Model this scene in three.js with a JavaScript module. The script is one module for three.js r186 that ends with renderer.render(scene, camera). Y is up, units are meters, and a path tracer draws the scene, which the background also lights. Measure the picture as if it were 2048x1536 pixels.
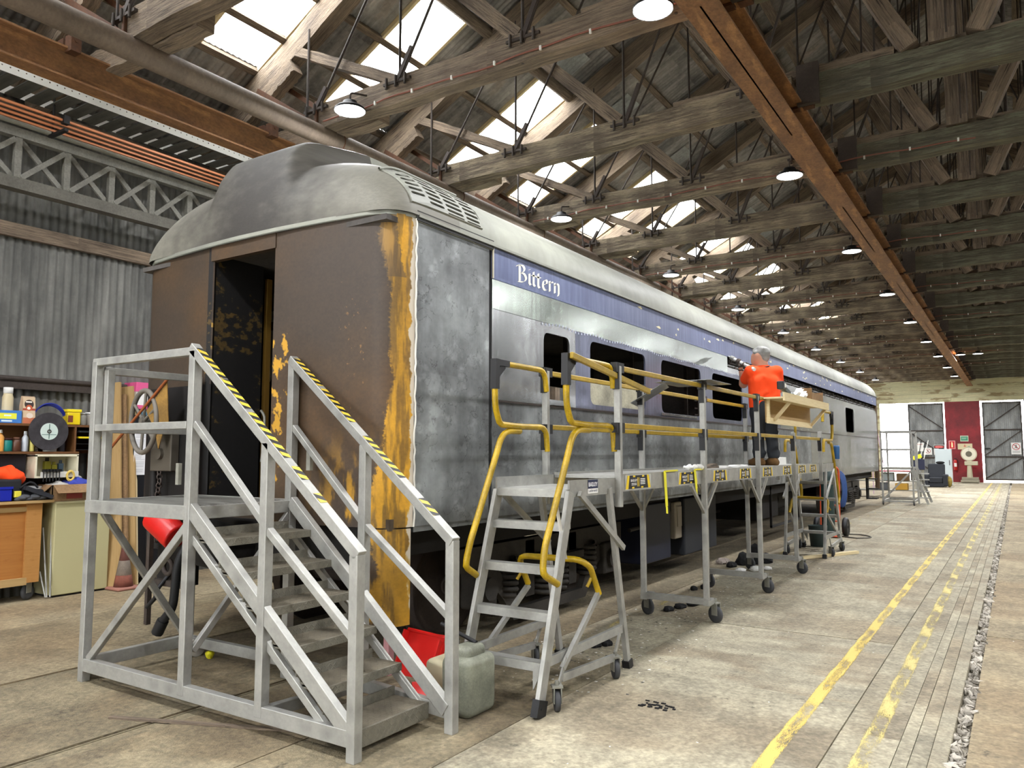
import * as THREE from 'three';
import { RoundedBoxGeometry } from 'three/addons/geometries/RoundedBoxGeometry.js';
import { mergeGeometries, mergeVertices } from 'three/addons/utils/BufferGeometryUtils.js';
import { MarchingCubes } from 'three/addons/objects/MarchingCubes.js';
import { RectAreaLightUniformsLib } from 'three/addons/lights/RectAreaLightUniformsLib.js';
RectAreaLightUniformsLib.init();

// ---------------------------------------------------------------- camera, sky, exposure
const scene = new THREE.Scene();
const camera = new THREE.PerspectiveCamera(2 * Math.atan(768 / 1540) * 180 / Math.PI, 2048 / 1536, 0.05, 300);
camera.position.set(0, 1.63, 0);
camera.rotation.order = 'YXZ';
camera.rotation.set(5.084 * Math.PI / 180, 33.155 * Math.PI / 180, 0);
scene.add(camera);
const renderer = new THREE.WebGLRenderer({ antialias: true });
renderer.toneMapping = THREE.LinearToneMapping;
renderer.toneMappingExposure = 1.0;
renderer.shadowMap.enabled = true;
scene.background = new THREE.Color(0.97, 0.985, 1.0);      // even overcast
scene.backgroundIntensity = 19;
const LAMP = 580, LAMP_GLOW = 14;                          // high-bay lamp luminance, and what the eye sees of the lens

// ---------------------------------------------------------------- helpers
let seed = 7;
const rnd = (a = 1, b) => { seed = (seed * 1664525 + 1013904223) >>> 0; const r = seed / 4294967296; return b === undefined ? r * a : a + r * (b - a); };
const V = (p) => (p.isVector3 ? p : new THREE.Vector3(...p));
const names = new Map();
const numbered = (n) => { const k = names.get(n) || 0; names.set(n, k + 1); return k ? n + '_' + String(k).padStart(3, '0') : n; };
function prep(g) {                                        // plain triangles, uv in metres by the face's main direction
  const q = g.index ? g.toNonIndexed() : g;
  if (!q.attributes.normal) q.computeVertexNormals();
  for (const k of Object.keys(q.attributes)) if (!['position', 'normal', 'uv'].includes(k)) q.deleteAttribute(k);
  if (g.userData.keep && q.attributes.uv) { q.userData.keep = 1; return q; }
  const P = q.attributes.position, N = q.attributes.normal, uv = new Float32Array(P.count * 2);
  for (let i = 0; i < P.count; i++) {
    const t = i - i % 3, x = Math.abs(N.getX(t) + N.getX(t + 1) + N.getX(t + 2)), y = Math.abs(N.getY(t) + N.getY(t + 1) + N.getY(t + 2)), z = Math.abs(N.getZ(t) + N.getZ(t + 1) + N.getZ(t + 2));
    if (x >= y && x >= z) { uv[2 * i] = P.getZ(i); uv[2 * i + 1] = P.getY(i); }
    else if (y >= z) { uv[2 * i] = P.getZ(i); uv[2 * i + 1] = P.getX(i); }
    else { uv[2 * i] = P.getX(i); uv[2 * i + 1] = P.getY(i); }
  }
  q.setAttribute('uv', new THREE.BufferAttribute(uv, 2));
  q.userData.keep = 1;
  return q;
}
const merged = (gs) => { const l = (Array.isArray(gs) ? gs.flat(3) : [gs]).map(prep); const m = l.length > 1 ? mergeGeometries(l) : l[0]; m.userData.keep = 1; return m; };
function part(name, gs, m, parent, label) {
  const o = new THREE.Mesh(merged(gs), m);
  o.name = name; o.castShadow = o.receiveShadow = true;
  if (label) o.userData.label = label;
  parent.add(o);
  return o;
}
function thing(name, label, category, group) {
  const o = new THREE.Group();
  o.name = numbered(name); o.userData = { label, category };
  if (group) o.userData.group = group;
  scene.add(o);
  return o;
}
function single(name, label, category, gs, m, group) {
  const o = part(numbered(name), gs, m, scene);
  o.userData = { label, category };
  if (group) o.userData.group = group;
  settle(o);
  return o;
}
function struct(name, gs, m, parent) {
  const o = gs ? part(parent ? name : numbered(name), gs, m, parent || scene) : new THREE.Group();
  if (!gs) { o.name = parent ? name : numbered(name); (parent || scene).add(o); }
  if (!parent) o.userData.kind = 'structure';
  return o;
}
function settle(o) {                                      // puts a finished thing's origin at its base
  const b = new THREE.Box3().setFromObject(o), p = new THREE.Vector3((b.min.x + b.max.x) / 2, b.min.y, (b.min.z + b.max.z) / 2);
  if (o.isMesh) o.geometry.translate(-p.x, -p.y, -p.z); else for (const c of o.children) c.position.sub(p);
  o.position.add(p);
  return o;
}
function copyOf(o, name, d, label, turn, group) {         // a copy of a thing with copies of its parts, moved by d
  const c = o.clone();
  c.name = numbered(name); c.userData = { ...o.userData, label };
  if (group) c.userData.group = group;
  c.position.add(V(d)); if (turn) c.rotation.y += turn;
  scene.add(c);
  return c;
}
function basis(a, b, up) {
  const A = V(a), B = V(b), z = B.clone().sub(A), L = z.length(); z.normalize();
  const u = up ? V(up) : Math.abs(z.y) > 0.96 ? new THREE.Vector3(0, 0, 1) : new THREE.Vector3(0, 1, 0);
  const x = u.clone().cross(z).normalize(), y = z.clone().cross(x);
  return [new THREE.Matrix4().makeBasis(x, y, z).setPosition(A.add(B).multiplyScalar(0.5)), L];
}
function bar(a, b, w, h, o = {}) {                        // straight member: w across, h up
  const [M, L] = basis(a, b, o.up);
  const g = o.r ? new RoundedBoxGeometry(w, h, L, 1, o.r) : new THREE.BoxGeometry(w, h, L, 1, 1, o.seg || 1);
  if (o.rough) { const P = g.attributes.position; for (let i = 0; i < P.count; i++) { const k = Math.round(P.getZ(i) * 40) + (o.s || 0); P.setX(i, P.getX(i) + o.rough * Math.sin(k * 1.7 + Math.sign(P.getX(i)))); P.setY(i, P.getY(i) + o.rough * Math.sin(k * 2.3 + 2 * Math.sign(P.getY(i)))); } }
  const q = prep(g);
  if (o.s) { const U = q.attributes.uv; for (let i = 0; i < U.count; i++) U.setXY(i, U.getX(i) + o.s * 0.737, U.getY(i) + o.s * 0.391); }
  return q.applyMatrix4(M);
}
function rod(a, b, r, n = 8, r2) {
  const [M, L] = basis(a, b);
  return prep(new THREE.CylinderGeometry(r2 ?? r, r, L, n).rotateX(Math.PI / 2)).applyMatrix4(M);
}
const box = (x, y, z, w, h, d, r) => prep(r ? new RoundedBoxGeometry(w, h, d, 2, r) : new THREE.BoxGeometry(w, h, d)).translate(x, y, z);
const span = (x0, x1, y0, y1, z0, z1, r) => box((x0 + x1) / 2, (y0 + y1) / 2, (z0 + z1) / 2, Math.abs(x1 - x0), Math.abs(y1 - y0), Math.abs(z1 - z0), r);
function tube(pts, r, bend = 0.08, n = 8, flat) {         // bent tube: straight runs with rounded corners, closed ends
  const P = pts.map(V), path = new THREE.CurvePath();
  let at = P[0];
  for (let i = 1; i < P.length; i++) {
    if (i === P.length - 1) { path.add(new THREE.LineCurve3(at, P[i])); break; }
    const d0 = P[i].clone().sub(at), d1 = P[i + 1].clone().sub(P[i]), k = Math.min(bend, d0.length() * 0.49, d1.length() * 0.49);
    const s = P[i].clone().addScaledVector(d0.normalize(), -k), e = P[i].clone().addScaledVector(d1.normalize(), k);
    path.add(new THREE.LineCurve3(at, s)); path.add(new THREE.QuadraticBezierCurve3(s, P[i], e)); at = e;
  }
  const g = new THREE.TubeGeometry(path, Math.max(6, Math.round(path.getLength() / 0.035)), r, n);
  const ends = [[P[0], P[1]], [P[P.length - 1], P[P.length - 2]]].map(([e, q]) => rod(e, e.clone().addScaledVector(e.clone().sub(q).normalize(), 0.002), r, n));
  return [prep(g), ...ends];
}
function curve(pts, r, n = 6, k = 8) {                    // soft cable
  return prep(new THREE.TubeGeometry(new THREE.CatmullRomCurve3(pts.map(V)), pts.length * k, r, n));
}
const lathe = (pts, x, y, z, n = 24) => prep(new THREE.LatheGeometry(pts.map((p) => new THREE.Vector2(...p)), n)).translate(x, y, z);
function plate(pts, t, holes = []) {                      // outline with holes, extruded along +z by t
  const s = new THREE.Shape(pts.map((p) => new THREE.Vector2(...p)));
  for (const h of holes) s.holes.push(h.isPath || h.curves ? h : new THREE.Path(h.map((p) => new THREE.Vector2(...p))));
  return prep(new THREE.ExtrudeGeometry(s, { depth: t, bevelEnabled: false, curveSegments: 6 }));
}
function roundHole(x0, x1, y0, y1, r) {
  const p = new THREE.Path();
  p.moveTo(x0 + r, y0); p.lineTo(x1 - r, y0); p.quadraticCurveTo(x1, y0, x1, y0 + r); p.lineTo(x1, y1 - r); p.quadraticCurveTo(x1, y1, x1 - r, y1);
  p.lineTo(x0 + r, y1); p.quadraticCurveTo(x0, y1, x0, y1 - r); p.lineTo(x0, y0 + r); p.quadraticCurveTo(x0, y0, x0 + r, y0);
  return p;
}
const sidePlate = (s0, s1, y0, y1, t, holes) => plate([[s0, y0], [s1, y0], [s1, y1], [s0, y1]], t, holes).rotateY(Math.PI / 2);   // s = -z, faces +x
function ribbon(pts, y0, y1, t, inside) {                 // upright sheet along a plan curve [x, z]; uv = x, y
  const pos = [], uv = [], idx = [], nrm = [];
  const off = pts.map((p, i) => { const a = pts[Math.max(0, i - 1)], b = pts[Math.min(pts.length - 1, i + 1)], dx = b[0] - a[0], dz = b[1] - a[1], L = Math.hypot(dx, dz); return [-dz / L, dx / L]; });
  for (const s of [0, 1]) pts.forEach((p, i) => { const k = s ? -t : 0; for (const y of [y0, y1]) { pos.push(p[0] + off[i][0] * k, y, p[1] + off[i][1] * k); uv.push(p[0] - (p[1] + 4) * 0.9, y); nrm.push(off[i][0] * (s ? -1 : 1), 0, off[i][1] * (s ? -1 : 1)); } });
  const n = pts.length;
  for (let i = 0; i < n - 1; i++) { const a = 2 * i, b = a + 2 * n; idx.push(a, a + 2, a + 1, a + 1, a + 2, a + 3, b, b + 1, b + 2, b + 1, b + 3, b + 2, a, b, a + 2, a + 2, b, b + 2, a + 1, a + 3, b + 1, a + 3, b + 3, b + 1); }
  idx.push(0, 1, 2 * n, 1, 2 * n + 1, 2 * n, 2 * n - 2, 4 * n - 2, 2 * n - 1, 2 * n - 1, 4 * n - 2, 4 * n - 1);
  const g = new THREE.BufferGeometry();
  g.setAttribute('position', new THREE.Float32BufferAttribute(pos, 3)); g.setAttribute('normal', new THREE.Float32BufferAttribute(nrm, 3)); g.setAttribute('uv', new THREE.Float32BufferAttribute(uv, 2)); g.setIndex(idx);
  g.userData.keep = 1;
  return prep(g);
}

// ---------------------------------------------------------------- noise and textures
const NS = 512;
function field(freq, oct, s, gain = 0.5) {                // tileable value-noise fbm, 0..1
  const f = new Float32Array(NS * NS); let amp = 1, tot = 0, lo = 1e9, hi = -1e9, st = s;
  const r = () => { st = (st * 1664525 + 1013904223) >>> 0; return st / 4294967296; };
  for (let o = 0; o < oct; o++, freq *= 2, amp *= gain) {
    const n = Math.min(freq, NS), L = Float32Array.from({ length: n * n }, r); tot += amp;
    for (let y = 0; y < NS; y++) {
      const fy = y / NS * n, iy = Math.floor(fy), ty = fy - iy, sy = ty * ty * (3 - 2 * ty), r0 = (iy % n) * n, r1 = ((iy + 1) % n) * n;
      for (let x = 0; x < NS; x++) {
        const fx = x / NS * n, ix = Math.floor(fx), tx = fx - ix, sx = tx * tx * (3 - 2 * tx), i0 = ix % n, i1 = (ix + 1) % n;
        f[y * NS + x] += amp * ((L[r0 + i0] * (1 - sx) + L[r0 + i1] * sx) * (1 - sy) + (L[r1 + i0] * (1 - sx) + L[r1 + i1] * sx) * sy);
      }
    }
  }
  for (const v of f) { if (v < lo) lo = v; if (v > hi) hi = v; }
  for (let i = 0; i < f.length; i++) f[i] = (f[i] - lo) / (hi - lo);
  return f;
}
const FA = field(4, 6, 11), FB = field(4, 6, 23), FC = field(16, 5, 37, 0.6), FD = field(64, 3, 51, 0.7), FE = field(3, 3, 77);
const at = (f, u, v) => { const x = ((u % 1) + 1) % 1 * NS, y = ((v % 1) + 1) % 1 * NS; return f[(y | 0) * NS + (x | 0)]; };
const clamp = (x, a = 0, b = 1) => Math.min(b, Math.max(a, x)), mix = (a, b, t) => a + (b - a) * t, step = (a, b, x) => { const t = clamp((x - a) / (b - a)); return t * t * (3 - 2 * t); };
const mix3 = (a, b, t) => [mix(a[0], b[0], t), mix(a[1], b[1], t), mix(a[2], b[2], t)];
function tex(w, h, fn, rep = [1, 1], srgb = true) {
  const d = new Uint8Array(w * h * 4);
  for (let y = 0, i = 0; y < h; y++) for (let x = 0; x < w; x++, i += 4) { const c = fn((x + 0.5) / w, (y + 0.5) / h); if (typeof c === 'number') d[i] = d[i + 1] = d[i + 2] = clamp(c, 0, 255); else { d[i] = clamp(c[0], 0, 255); d[i + 1] = clamp(c[1], 0, 255); d[i + 2] = clamp(c[2], 0, 255); } d[i + 3] = 255; }
  const t = new THREE.DataTexture(d, w, h);
  t.magFilter = THREE.LinearFilter; t.wrapS = t.wrapT = THREE.RepeatWrapping; t.repeat.set(...rep);
  if (srgb) t.colorSpace = THREE.SRGBColorSpace;
  t.needsUpdate = true;
  return t;
}
function canvasTex(w, h, draw) {
  const c = document.createElement('canvas'); c.width = w; c.height = h;
  draw(c.getContext('2d'), w, h);
  const t = new THREE.CanvasTexture(c); t.colorSpace = THREE.SRGBColorSpace; t.magFilter = THREE.LinearFilter;
  return t;
}
const std = (color, rough = 0.8, metal = 0, more = {}) => new THREE.MeshStandardMaterial({ color, roughness: rough, metalness: metal, ...more });
const phys = (o) => new THREE.MeshPhysicalMaterial(o);
const re = (t, a, b) => { const c = t.clone(); c.repeat.set(a, b); return c; };

const tGrime = tex(512, 512, (u, v) => 150 + 70 * at(FA, u, v) + 40 * (at(FD, u, v) - 0.5));                       // grey multiplier, worn
const tBump = tex(512, 512, (u, v) => 255 * (0.6 * at(FC, u, v) + 0.4 * at(FD, u, v)), [1, 1], false);
const tConcrete = tex(1024, 1024, (u, v) => {
  const a = at(FA, u, v), b = at(FB, u * 3, v * 2), c = at(FD, u * 2, v * 2), st = at(FC, u * 0.5, v * 3);
  let k = 0.86 + 0.14 * (a - 0.5) + 0.16 * (b - 0.5) + 0.34 * (c - 0.5) + 0.12 * (st - 0.5) + 0.16 * (at(FD, u * 5, v * 4) - 0.5);
  const dark = step(0.7, 0.86, at(FC, u * 1.6 + 0.3, v * 2.1)) * step(0.5, 0.75, at(FD, u * 1.3, v * 2));
  const pale = step(0.7, 0.85, at(FC, u * 2 + 0.17, v * 2)) * step(0.55, 0.8, at(FD, u * 3, v));
  const col = mix3([172, 164, 140], [150, 138, 114], step(0.3, 0.8, at(FB, u, v)));
  k = k * (1 - 0.3 * dark) + 0.14 * pale;
  return col.map((x) => x * k * 1.04);
}, [0.28, 0.28]);
const wood = (light, dark, peel) => tex(1024, 256, (u, v) => {          // grain runs along u
  const g = at(FC, u * 0.5, v * 3), f = at(FD, u * 0.5, v * 4), b = at(FA, u, v * 0.6), cr = step(0.72, 0.86, at(FC, u * 0.25 + 0.4, v * 5));
  let c = mix3(dark, light, clamp(0.15 + 0.75 * g + 0.5 * (f - 0.5) + 0.5 * (b - 0.5)));
  if (peel) c = mix3(c, peel, 0.6 * step(0.35, 0.75, 0.55 * at(FC, u * 0.6, v * 1.5) + 0.45 * at(FB, u * 1.2, v) + 0.3 * (f - 0.5)));
  return c.map((x) => x * (1 - 0.6 * cr));
}, [0.45, 1.7]);
const tBeam = wood([156, 138, 116], [72, 62, 52]), tBeamPale = wood([132, 118, 98], [64, 56, 46], [176, 162, 134]), tBeamGreen = wood([104, 100, 82], [58, 54, 44], [128, 130, 106]);
const tPine = tex(512, 256, (u, v) => { const g = at(FC, u * 0.4, v * 2), k = step(0.78, 0.9, at(FA, u * 2, v * 2)); return mix3([224, 208, 166], [200, 178, 130], 0.7 * g + 0.4 * k); }, [0.8, 2]);
const tRust = tex(512, 512, (u, v) => {
  const a = at(FA, u, v), b = at(FC, u, v * 0.5), c = at(FD, u, v);
  let k = mix3([146, 106, 68], [104, 74, 52], clamp(a * 0.8 + 0.5 * (b - 0.5)));
  k = mix3(k, [182, 134, 84], 0.6 * step(0.6, 0.75, at(FB, u * 0.6, v * 2)));
  return k.map((x) => x * (0.85 + 0.3 * c));
}, [0.5, 0.9]);
const tSteel = tex(1024, 512, (u, v) => {                               // bare ground steel: cloudy, streaked, water-marked
  const a = at(FA, u, v), b = at(FB, u * 2, v * 2), s = at(FC, u * 2, v * 0.25), w = at(FA, u * 2, v * 2) * 5 + at(FC, u, v) * 0.6, l = Math.abs(w - Math.round(w));
  let k = 116 + 62 * (a - 0.45) + 44 * (b - 0.5) + 26 * (s - 0.5) + 16 * (at(FD, u, v) - 0.5) + 22 * step(0.55, 0.75, at(FC, u, v));
  if (l < 0.03 && at(FC, u, v) > 0.42) k -= 24;
  return [k * 0.97, k, k * 1.0];
}, [0.36, 0.45]);
const tPlate = tex(1024, 512, (u, v) => {                               // cleaner panel with polish swirls
  const a = at(FA, u, v), s = at(FC, u * 5, v * 0.12), w = step(0.55, 0.7, at(FB, u * 3, v * 2));
  const k = 142 + 40 * (a - 0.5) + 34 * (s - 0.5) + 16 * w;
  return [k * 0.985, k, k];
}, [0.3, 0.5]);
const tBlue = tex(1024, 256, (u, v) => {                                // faded dark-blue enamel with run marks
  const s = at(FC, u * 6, v * 0.1), a = at(FA, u, v), ch = 0;
  const c = mix3([66, 76, 112], [104, 114, 146], clamp(0.15 + 0.9 * (s - 0.25) + 0.4 * (a - 0.5)));
  return mix3(c, [198, 192, 150], 0.8 * ch);
}, [0.22, 1.6]);
const tRoof = tex(1024, 512, (u, v) => {                                // weathered grey-green roof paint
  const a = at(FA, u, v), s = at(FC, u * 0.3, v * 4), d = at(FD, u, v);
  const k = 0.86 + 0.22 * (a - 0.5) + 0.1 * (s - 0.5) + 0.08 * (d - 0.5);
  return [150 * k, 152 * k, 140 * k];
}, [0.25, 0.35]);
const tAlu = tex(512, 512, (u, v) => {
  const k = 186 + 22 * (at(FA, u, v) - 0.5) + 26 * (at(FC, u, v) - 0.5) + 14 * (at(FD, u, v) - 0.5) - 44 * step(0.5, 0.95, at(FB, u, v)) * at(FD, u, v) - 40 * step(0.78, 0.86, at(FC, u * 2, v * 3));
  return [k, k * 0.995, k * 0.965];
}, [0.7, 0.9]);
const tGalv = tex(512, 512, (u, v) => {                                 // old galvanised sheet, dirt run down it (v up)
  const a = at(FA, u, v), s = at(FC, u * 2, v * 0.25), d = at(FD, u, v);
  const k = 0.8 + 0.4 * (a - 0.5) + 0.35 * (s - 0.5) + 0.1 * (d - 0.5);
  return [118 * k, 118 * k, 112 * k];
}, [0.6, 0.4]);
const tRoofSheet = tex(512, 512, (u, v) => {
  const a = at(FA, u, v), s = at(FC, u * 1.5, v * 0.3), d = at(FD, u, v), m = step(0.68, 0.86, at(FB, u * 2, v));
  const k = 0.8 + 0.5 * (a - 0.5) + 0.4 * (s - 0.5) + 0.16 * (d - 0.5);
  return mix3([170 * k, 166 * k, 160 * k], [182 * k, 170 * k, 158 * k], m);
}, [0.4, 0.4]);
const tCream = tex(1024, 256, (u, v) => {                               // peeling cream-green weatherboard paint
  const a = at(FA, u, v), p = step(0.6, 0.68, at(FB, u, v * 0.7) * 0.7 + at(FC, u * 0.5, v * 2) * 0.3), g = at(FD, u * 0.5, v * 2);
  return mix3(mix3([222, 216, 178], [202, 202, 164], a), [140, 118, 84], 0.7 * p).map((x) => x * (0.9 + 0.2 * g));
}, [0.25, 1.2]);

const M = {
  concrete: std(0xffffff, 0.85, 0, { map: tConcrete, bumpMap: re(tBump, 2.2, 2.2), bumpScale: 0.006 }),
  concreteWarm: std(0xf0e6d8, 0.85, 0, { map: tConcrete, bumpMap: re(tBump, 2.2, 2.2), bumpScale: 0.006 }),
  concretePale: std(0xffffff, 0.8, 0, { map: re(tConcrete, 0.7, 0.5), color: 0xffffff, bumpMap: re(tBump, 2.2, 2.2), bumpScale: 0.004 }),
  concreteDark: std(0xcfc8bc, 0.9, 0, { map: tConcrete, bumpMap: re(tBump, 2.2, 2.2), bumpScale: 0.008 }),
  soil: std(0x3a332b, 0.95, 0, { map: re(tGrime, 3, 3), bumpMap: re(tBump, 6, 6), bumpScale: 0.02 }),
  beam: std(0xffffff, 0.9, 0, { map: tBeam, bumpMap: re(tBump, 1, 5), bumpScale: 0.012 }),
  beamPale: std(0xffffff, 0.9, 0, { map: tBeamPale, bumpMap: re(tBump, 1, 5), bumpScale: 0.012 }),
  beamGreen: std(0xffffff, 0.9, 0, { map: tBeamGreen, bumpMap: re(tBump, 1, 5), bumpScale: 0.012 }),
  iron: std(0x5c5048, 0.75, 0.1, { map: re(tGrime, 1, 1) }),
  ironDark: std(0x1c1a19, 0.65, 0.3),
  rust: std(0xffffff, 0.72, 0.15, { map: tRust, bumpMap: re(tBump, 2, 2), bumpScale: 0.003 }),
  rustDark: std(0x9a8a82, 0.75, 0.15, { map: tRust }),
  steel: std(0xffffff, 0.46, 0.4, { map: tSteel }),
  plate: std(0xffffff, 0.26, 0.75, { map: tPlate }),
  plateGreen: std(0xe2eade, 0.2, 0.8, { map: tPlate }),
  plateBlue: std(0xb4b9d8, 0.36, 0.6, { map: tPlate }),
  blue: std(0xffffff, 0.42, 0, { map: tBlue }),
  roof: std(0xffffff, 0.6, 0, { map: tRoof }),
  alu: std(0xe8e9e8, 0.5, 0.5, { map: tAlu }),
  aluDull: std(0xd0d0c8, 0.62, 0.5, { map: tAlu }),
  yellow: std(0xe3bb10, 0.42, 0, { map: re(tGrime, 2, 2) }),
  black: std(0x0d0e11, 0.5),
  blackMatt: std(0x0a0a0b, 0.9),
  rubber: std(0x3c3d3f, 0.75),
  door: std(0xb4b8b6, 0.6, 0.1, { map: re(tGrime, 0.8, 0.3) }),
  pine: std(0xffffff, 0.75, 0, { map: tPine }),
  ply: std(0xc8b498, 0.75, 0, { map: tPine }),
  galv: std(0xffffff, 0.6, 0.1, { map: tGalv }),
  galvDark: std(0xd0d0cc, 0.65, 0.1, { map: tGalv }),
  roofSheet: std(0xffffff, 0.75, 0.1, { map: tRoofSheet }),
  roofPale: phys({ color: 0xd8dcd8, roughness: 0.8, transmission: 0.25, map: re(tGrime, 0.6, 0.6) }),
  pane: phys({ color: 0xffffff, roughness: 0, transmission: 1, ior: 1.45, thickness: 0 }),
  cream: std(0xffffff, 0.85, 0, { map: tCream, bumpMap: re(tBump, 0.6, 3), bumpScale: 0.006 }),
  red: std(0xa5202a, 0.6, 0, { map: re(tGrime, 0.5, 0.5) }),
  redPaint: std(0xd01812, 0.4),
  white: std(0xdcdcd6, 0.6),
  paper: std(0xe8e8e4, 0.9),
  card: std(0xc89f70, 0.85, 0, { map: re(tGrime, 1, 1) }),
  blueCloth: std(0x2a3aa0, 0.9),
  orange: std(0xff4a08, 0.85),
};

// ================================================================ the shed: floor
const ZF = 7, ZB = -49.5, XL = -9.6, XR = 8.4;
const floor = struct('floor', span(XL - 0.1, XR, -0.22, -0.1, ZB - 0.2, ZF), M.soil);
{
  const slab = (x0, x1, z0, z1, m, dy = 0) => {
    const g = span(x0 + 0.004, x1 - 0.004, -0.1, rnd(-0.0015, 0.0015) + dy, z0 - 0.004, z1 + 0.004), U = g.attributes.uv, a = rnd(9), b = rnd(9);
    for (let i = 0; i < U.count; i++) U.setXY(i, U.getX(i) + a, U.getY(i) + b);
    part('slab', g, m, floor);
  };
  const run = (x0, x1, cuts, ms) => { for (let i = 0; i + 1 < cuts.length; i++) slab(x0, x1, cuts[i], cuts[i + 1], Array.isArray(ms) ? ms[i % ms.length] : ms); };
  const every = (d, z = ZF) => { const c = []; for (; z > ZB; z -= d) c.push(z); c.push(ZB); return c; };
  run(XL - 0.1, -7.9, every(4.2), M.concreteWarm);
  run(-7.9, -6.08, every(4.2, 6), M.concreteWarm);
  run(-5.93, -4.5, every(5.1), M.concreteDark);
  run(-4.35, -3.48, every(3.6), M.concreteDark);
  run(-3.48, -2.62, [ZF, 1.5, -2.2, -5.55, -7.42, -10.6, -13.9, -17.4, -21, -25, -30, -36, -42, ZB], [M.concreteDark, M.concreteDark, M.concreteDark, ...Array(10).fill(M.concrete)]);
  run(-2.62, -0.95, [ZF, 1.5, -2.2, -5.55, -7.42, -10.6, -13.9, -17.4, -21, -25, -30, -36, -42, ZB], [M.concrete, M.concrete, M.concrete, M.concretePale, ...Array(9).fill(M.concrete)]);
  run(-0.95, -0.632, every(6), M.concrete);
  run(-0.636, -0.558, every(9), M.concrete);
  run(-0.562, -0.47, every(9), M.concrete);
  run(-0.308, 3.6, every(4.4, 5), M.concreteWarm);
  run(3.6, XR, every(6), M.concreteDark);
  for (const x of [-6.005, -4.425]) part('rail', [span(x - 0.03, x + 0.07, -0.1, -0.003, ZB, ZF), span(x - 0.075, x - 0.06, -0.1, -0.01, ZB, ZF)], M.concreteDark, floor);
  part('kerb_rail', span(-0.47, -0.386, -0.1, 0.012, ZB, ZF, 0.006), M.concretePale, floor);
  const lineMat = (t, c) => std(c, 0.7, 0, { alphaMap: tex(512, 128, (u, v) => { const e = Math.min(v, 1 - v), k = at(FB, u * 2, v * 0.4) * 0.5 + at(FD, u * 3, v) * 0.5; return k + (e < 0.12 ? (0.12 - e) * 2.2 : 0) < t ? 255 : 0; }, [0.4, 1], false), transparent: true });
  const line = (x, w, m, z0, z1) => { const g = span(x - w, x + w, 0, 0.003, z0, z1), U = g.attributes.uv, P = g.attributes.position; for (let i = 0; i < U.count; i++) U.setXY(i, P.getZ(i), (P.getX(i) - x) / (2 * w) + 0.5); part('painted_line', g, m, floor); };
  line(-1.195, 0.05, lineMat(0.575, 0xcdb45c), 3, ZB);
  line(-0.77, 0.055, lineMat(0.49, 0xc9b872), 3, ZB);
  line(-3.3, 0.04, lineMat(0.36, 0xc9b468), -5, -30);
  // broken stones in the trench beside the kerb
  const lump = mergeVertices(new THREE.IcosahedronGeometry(1, 0)), P = lump.attributes.position;
  for (let i = 0; i < P.count; i++) { const k = 0.7 + rnd(0.6); P.setXYZ(i, P.getX(i) * k, P.getY(i) * k * 0.6, P.getZ(i) * k); }
  lump.computeVertexNormals();
  const st = new THREE.InstancedMesh(lump, std(0xffffff, 0.95), 2600), m4 = new THREE.Matrix4(), q = new THREE.Quaternion(), e = new THREE.Euler();
  for (let i = 0; i < 2600; i++) {
    const z = -2 - Math.pow(rnd(), 1.7) * 44, s = rnd(0.012, 0.04), c = rnd(0.3, 0.6);
    m4.compose(new THREE.Vector3(rnd(-0.382, -0.31), -0.08 + rnd(0.075), z), q.setFromEuler(e.set(rnd(6), rnd(6), rnd(6))), new THREE.Vector3(s, s, s * 1.3));
    st.setMatrixAt(i, m4); st.setColorAt(i, new THREE.Color(c, c * 0.92, c * 0.78));
  }
  st.name = 'broken_stone'; st.userData = { kind: 'stuff', label: 'broken stone rubble filling the narrow trench beside the concrete kerb', category: 'rubble' };
  scene.add(st);
}
// ================================================================ roof
const SL = Math.atan(0.535), CA = Math.cos(SL), SA = Math.sin(SL), roofY = (x) => (x <= -0.45 ? 11.18 + 0.535 * x : 11.18 - 0.535 * (x + 0.9));
const TZ = (k) => -6.5 - 2.45 * k, K0 = -5, K1 = 17;
const sheets = new Map();
function corrugated(w, l, pitch = 0.09, amp = 0.011, per = 4) {
  const key = [w, l, pitch].map((x) => x.toFixed(3)).join();
  if (!sheets.has(key)) {
    const n = Math.max(1, Math.round(w / pitch)), g = new THREE.PlaneGeometry(w, l, n * per, 1), P = g.attributes.position, U = g.attributes.uv;
    for (let i = 0; i < P.count; i++) { P.setZ(i, amp * Math.sin((P.getX(i) / w + 0.5) * n * Math.PI * 2)); U.setXY(i, P.getX(i), P.getY(i)); }
    g.computeVertexNormals(); g.userData.keep = 1;
    sheets.set(key, prep(g));
  }
  return sheets.get(key);
}
const ceiling = struct('ceiling', null);
let windowNumber = 0;
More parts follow.
